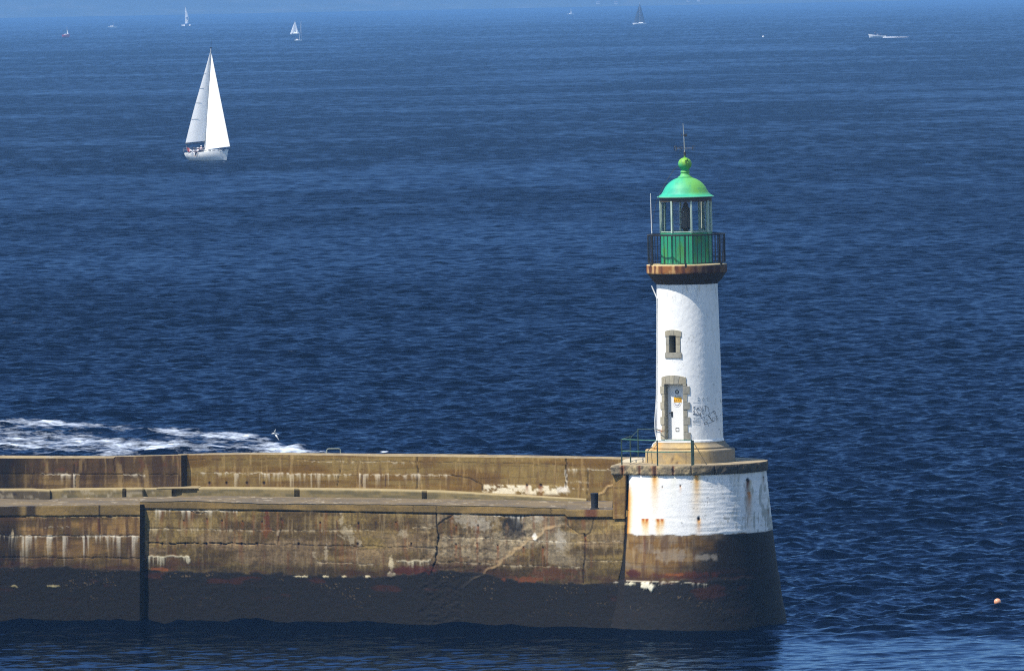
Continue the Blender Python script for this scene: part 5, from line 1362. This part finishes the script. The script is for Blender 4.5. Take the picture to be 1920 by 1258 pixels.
person(seat(363.6, 289.0, .2), R(-30), 'person in white shirt and dark cap sitting upright in the yacht cockpit', WSHIRT, WSHIRT, True, .6, HAIR, crew)
person(seat(372.0, 288.2, -.2), R(-150), 'person in white bending forward in the cockpit, nearer the mast', WSHIRT, TRS, True, .2, WSHIRT, crew)
person(seat(378.0, 284.5, -.4), R(200), 'person in pink and white top beside the yacht mast', simple('pink_shirt', (.70, .55, .58), .8), TRS, True, .8, WSHIRT, crew)


# ---------------------------------------------------------------- far boats
def small_yacht(name, label, px, row, L, head, hullmat, mast_row, sails, group, mast_px, beam=None, fb=.9, extra=None):
    """sails: list of (material, (px,row) head, tack, clew, belly x)"""
    o = atZ(px, row, 0); root = empty(name, (o[0], o[1], 0)); tag(root, label, 'sailing boat', group); o = np.array(root.location)
    W = lambda x, r, dy=0.0: place(x, r, o[1] + dy) - o
    sh, dk = hull_mesh(L, beam or L * .3, fb * 1.25, fb, 14, 7, .4)
    c, s = math.cos(head), math.sin(head)
    for q in (sh, dk): q.v = [(x * c - y * s, x * s + y * c, z) for x, y, z in q.v]
    sh.build('hull', hullmat, root, True); dk.build('deck', TEAK, root)
    b = W(mast_px[0], row); t = W(mast_px[1], mast_row); b[2] = fb * .8
    MB().tube([b, t], [.12, .08], 8).build('mast', ALU, root, True)
    for mt__, h_, ta, cl, bel in sails:
        sail(W(*h_), W(*ta), W(*cl), (bel, -.4, 0), .06 if len(h_) < 3 else .0, 12, 7, .03).build('sail', mt__, root, True)
    MB().box((-.1 * L * c, -.1 * L * s, fb + .2), (L * .35, L * .16, .45), head, .8).build('cabin', HULLW, root)
    if extra: extra(root, o, W)
    return root

FARG = 'small boats sailing far out'
GREYS = simple('grey_sail', (.022, .028, .040), .7, var=.15); 
small_yacht('sailing_dinghy', 'tiny boat with a red hull and one white sail, far left', 123.8, 70.8, 4.6, R(10), REDC, 50.5, [(SAILM, (125.5, 54), (126.0, 66.5), (129.4, 66.8), .2)], FARG, (125.8, 125.6), 2.4, 1.6)
def blank(root, o, W): pass
small_yacht('sailing_yacht', 'faint white boat with a bare mast on the hazy water at upper left', 211, 52.6, 6.5, R(5), HULLW, 43, [], FARG, (212.5, 212.5), 2.0, 1.0)
# catamaran
o = atZ(348.5, 49.5, 0); cat = empty('catamaran', (o[0], o[1], 0)); tag(cat, 'white catamaran with one tall narrow sail carrying a dark patch, near the top left', 'sailing boat', FARG); o = np.array(cat.location)
W = lambda x, r, dy=0.0: place(x, r, o[1] + dy) - o
for xx, sg in ((343.8, -1), (354.2, 1)):
    p_ = W(xx, 49.5); sh, dk = hull_mesh(8.5, 1.25, 1.15, 1.0, 14, 7, .3); a_ = R(-72)
    for q in (sh, dk): q.v = [(p_[0] + x * math.cos(a_) - y * math.sin(a_), x * math.sin(a_) + y * math.cos(a_), z) for x, y, z in q.v]
    h_ = sh.build('hull', HULLW, cat, True); dk.build('deck', TEAK, h_)
MB().box((W(349, 49)[0], .4, .95), (3.8, 4.2, .35)).build('bridge_deck', simple('blue_deck', (.05, .09, .20), .7), cat)
MB().tube([W(347, 48), W(347, 11)], [.13, .08], 8).build('mast', ALU, cat, True)
cs = sail(W(347.2, 11), W(347.0, 45.2), W(353.2, 43.6), (.4, -.4, 0), .55, 14, 8, .04).build('sail', SAILM, cat, True)
v0, v1 = W(349.4, 32.5, -.9), W(352.3, 38.4, -.9); MB().add([(v0[0], v0[1], v0[2]), (v1[0], v0[1], v0[2]), (v1[0], v0[1], v1[2] + .6), ((v0[0] + v1[0]) / 2, v0[1], v1[2]), (v0[0], v0[1], v1[2] + .6)], [(0, 1, 2, 3, 4)]).build('sail_patch', simple('blue_patch', (.10, .18, .27), .7), cs)
# two boats close together
small_yacht('sailing_yacht', 'boat with two white sails showing just left of the bare masted boat', 553, 65.0, 6.4, R(150), HULLW, 39, [(SAILM, (553.2, 40), (553.6, 62), (544.4, 63.4), -.2), (SAILM, (553.6, 41), (560.2, 62.8), (554.6, 63), .2)], FARG, (553.6, 553.2), 2.0, .7)
def two_crew(root, o, W):
    person(W(554.7, 77, .1) + o + np.array([0, 0, .75]), R(0), 'person in dark clothes seated at the stern of the bare masted boat', NAVY, TRS, True, .3, HAIR, 'crew of the bare masted boat')
    person(W(558.6, 77, .1) + o + np.array([0, 0, .70]), R(180), 'person in dark clothes seated amidships on the bare masted boat', NAVY, TRS, True, .3, HAIR, 'crew of the bare masted boat')
    MB().tube([W(564.7, 40), W(565.6, 77)], .03, 5).build('shroud', ALU, root)
small_yacht('sailing_yacht', 'low white boat with a tall bare mast and two people aboard', 558.5, 77.6, 3.9, R(8), HULLW, 40, [], FARG, (561.6, 564.7), 1.6, .55, two_crew)
# dark-sailed yacht
small_yacht('sailing_yacht', 'yacht with dark grey sails and pale hull near the top, right of centre', 1199, 46.6, 8.4, R(175), HULLW, 5, [(GREYS, (1199.4, 6), (1200.0, 42.4), (1209.6, 42.6), .5), (GREYS, (1199.2, 7), (1188.0, 42.4), (1200.6, 42.8), -.1, )], FARG, (1199.8, 1199.4), 2.6, .85)
small_yacht('sailing_yacht', 'faint tiny white sail lost in the haze at top centre', 1070.5, 28.2, 6.0, R(20), HULLW, 16.5, [(SAILM, (1070.4, 17.5), (1070.0, 27.4), (1072.2, 27.6), .2)], FARG, (1070.2, 1070.3), 2.0, .8)

# motor boat with its wake
o = atZ(1645, 71.3, 0); mb = empty('motor_boat', (o[0], o[1], 0)); tag(mb, 'white speedboat with two people heading left at upper right, trailing foam', 'motor boat'); o = np.array(mb.location)
W = lambda x, r, dy=0.0: place(x, r, o[1] + dy) - o
sc_ = FPX / (o[1] - CAM[1]); Lm = 34 / sc_
sh, dk = hull_mesh(Lm, 2.3, 1.5, .75, 18, 7, .6, .3)
for q in (sh, dk): q.v = [(-x, -y, z + .10 * (x / Lm + .5)) for x, y, z in q.v]
sh.build('hull', HULLW, mb, True); dk.build('deck', TEAK, mb)
MB().box((.1, 0, 1.15), (.7, .8, .9), 0, .8).build('console', simple('grey_console', (.25, .25, .27), .6), mb); MB().box((Lm / 2 - .1, 0, .8), (.5, .45, 1.2), 0, .8).build('outboard_motor', BLKR, mb)
person(W(1641.6, 71) + o + np.array([0, 0, .75]), R(180), 'person in dark clothes standing towards the bow of the speedboat', NAVY, TRS, False, .3, HAIR, 'people on the speedboat')
person(W(1652.0, 71) + o + np.array([0, 0, 1.1]), R(180), 'person in dark clothes sitting towards the stern of the speedboat', NAVY, TRS, True, .3, HAIR, 'people on the speedboat')
FOAM = simple('foam', (.78, .80, .82), .9, var=.1, scale=1.5)
wk = MB(); v = []; nn_ = 40
for i in range(nn_):
    t = i / (nn_ - 1); x = W(1655 + 49 * t, 70)[0] + o[0]; w_ = (.9 + .8 * t) * (1 - .7 * t); h_ = .30 * (1 - t) * (.6 + .8 * random.random()) + .06
    for y, z in ((-w_ - .4, .0), (-w_ * .5, h_), (0, h_ * .4), (w_ * .5, h_), (w_ + .4, .0)): v.append((x - o[0], y - 2.0 * t * 0, z - .02))
wk.add(v, [(5 * i + j, 5 * i + j + 1, 5 * i + j + 6, 5 * i + j + 5) for i in range(nn_ - 1) for j in range(4)])
w = wk.build('wake', FOAM, None, True); w.location = (o[0], o[1], 0); tag(w, None, None, None, 'stuff')

# ---------------------------------------------------------------- buoys, gull
bq = atZ(1870.5, 1137.5, 0); bs = empty('mooring_buoy', (bq[0], bq[1], .12)); tag(bs, 'round pale orange buoy floating at the lower right', 'buoy')
MB().sphere((0, 0, .075), .135, 24, 16).build('float', simple('orange_plastic', (.78, .36, .20), .4, var=.12), bs, True); MB().tube([(0, 0, .19), (.01, 0, .225), (.03, 0, .20)], .012, 6).build('eye', BLKR, bs)
bq = atZ(1431, 71, 0); bs = empty('marker_buoy', tuple(bq)); tag(bs, 'tiny white marker buoy far out between dark sailed yacht and speedboat', 'buoy')
MB().sphere((0, 0, .35), .45, 16, 10).build('float', HULLW, bs, True); MB().tube([(0, 0, .7), (0, 0, 1.3)], .05, 6).build('staff', BLKR, bs)
gp = place(516, 815, 62); gu = empty('gull', tuple(gp)); gu.scale = (.72,) * 3; tag(gu, 'small grey and white gull flying low over the foam', 'bird')
GUL = simple('gull_feathers', (.72, .72, .70), .8, var=.2)
g1 = MB(); g1.tube([(-.22, 0, .06), (-.12, 0, .075), (0, 0, .07), (.14, 0, .03), (.24, 0, .02)], [.02, .05, .055, .04, .012], 10); g1.build('body', GUL, gu, True)
for sg, pts in ((1, [(0, 0, .08), (-.03, -.1, .18), (.03, -.12, .33)]), (-1, [(0, 0, .06), (.10, -.12, -.12), (.24, -.1, -.34)])):
    w_ = MB(); v = []
    for (x, y, z), c_ in zip(pts, (.11, .09, .015)): v += [(x - c_ / 2, y, z), (x + c_ / 2, y, z), (x + c_ / 2, y + .02, z + .012), (x - c_ / 2, y + .02, z + .012)]
    w_.add(v, [(4 * i + j, 4 * i + (j + 1) % 4, 4 * i + 4 + (j + 1) % 4, 4 * i + 4 + j) for i in range(2) for j in range(4)] + [(8, 9, 10, 11)]); w_.build('wing', GUL, gu)

# ---------------------------------------------------------------- far shore
xs = np.linspace(-4200, 4200, 420); ys = np.linspace(0, 1300, 26); XX, YY = np.meshgrid(xs, ys)
hgt = (52 + 34 * (fbm(XX / 900, YY / 700, 301, 4) - .4) + 20 * (fbm(XX / 120, YY / 120, 302, 4) - .5)) * sm(-20, 420, YY + 60 * (fbm(XX / 150, XX * 0, 303, 3) - .5)) * sm(1300, 900, YY) - 1.5
kh = NT('wooded_shore'); kh.link(kh.ramp(kh.noise(.02, kh.coord(), 6, .65), [(.35, (.012, .022, .020)), (.52, (.022, .034, .028)), (.68, (.05, .055, .045))]), kh.b.inputs['Base Color']); kh.b.inputs['Roughness'].default_value = .95
hl = mesh_obj('hills', np.stack([XX, YY + 9900, hgt], -1).reshape(-1, 3), grid_faces(26, 420), kh.m, None, True); tag(hl, None, None, None, 'structure')
WALLH = simple('white_render', (.42, .42, .41), .8, var=.06); ROOFH = simple('slate_roof', (.10, .10, .12), .8)
def hill_z(x, y): i = np.clip((x - xs[0]) / (xs[1] - xs[0]), 0, 418); j = np.clip((y - 9900) / (ys[1] - ys[0]), 0, 24); return float(hgt[int(j), int(i)])
hs = [(1121.5, 'house'), (1155, 'house'), (1259, 'house'), (1291, 'house'), (1310, 'house'), (1345, 'house'), (1768, 'house'), (1440, 'house')]
hr = [11, 12, 3.5, 7, 4.5, 3, 6, 8]
hlab = ['white house on the hazy far shore left of the dark sailed yacht', 'white house on the far shore closest to the left of the dark sailed yacht', 'upper white house on the far shore just right of the dark sailed yacht', 'lower white house on the far shore right of the dark sailed yacht',
        'white house on the far shore third to the right of the dark sailed yacht', 'white house at the top edge on the far shore above the marker buoy', 'white house on the far shore above the right of the speedboat', 'white house on the far shore straight above the marker buoy']
for (px_, _), r_, lb in zip(hs, hr, hlab):
    # walk up the slope until the hillside shows at that row
    best = None
    for y in np.arange(9910, 10600, 10):
        x = place(px_, r_, y)[0]; z = hill_z(x, y); row_ = proj((x, y, z))[1]
        if z > 0 and (best is None or abs(row_ - r_ - 1) < best[0]): best = (abs(row_ - r_ - 1), x, y, z)
    _, x, y, z = best
    h = empty('house', (x, y, z - 1), .2 * random.uniform(-1, 1)); tag(h, lb, 'house', 'houses on the far shore')
    MB().box((0, 0, 1.6), (3.6, 3.4, 4.6)).build('wall', WALLH, h)
    MB().add([(-2.0, -1.9, 3.92), (2.0, -1.9, 3.92), (2.0, 1.9, 3.92), (-2.0, 1.9, 3.92), (-2.0, 0, 5.2), (2.0, 0, 5.2)], [(0, 1, 5, 4), (2, 3, 4, 5), (0, 4, 3), (1, 2, 5), (3, 2, 1, 0)]).build('roof', ROOFH, h)
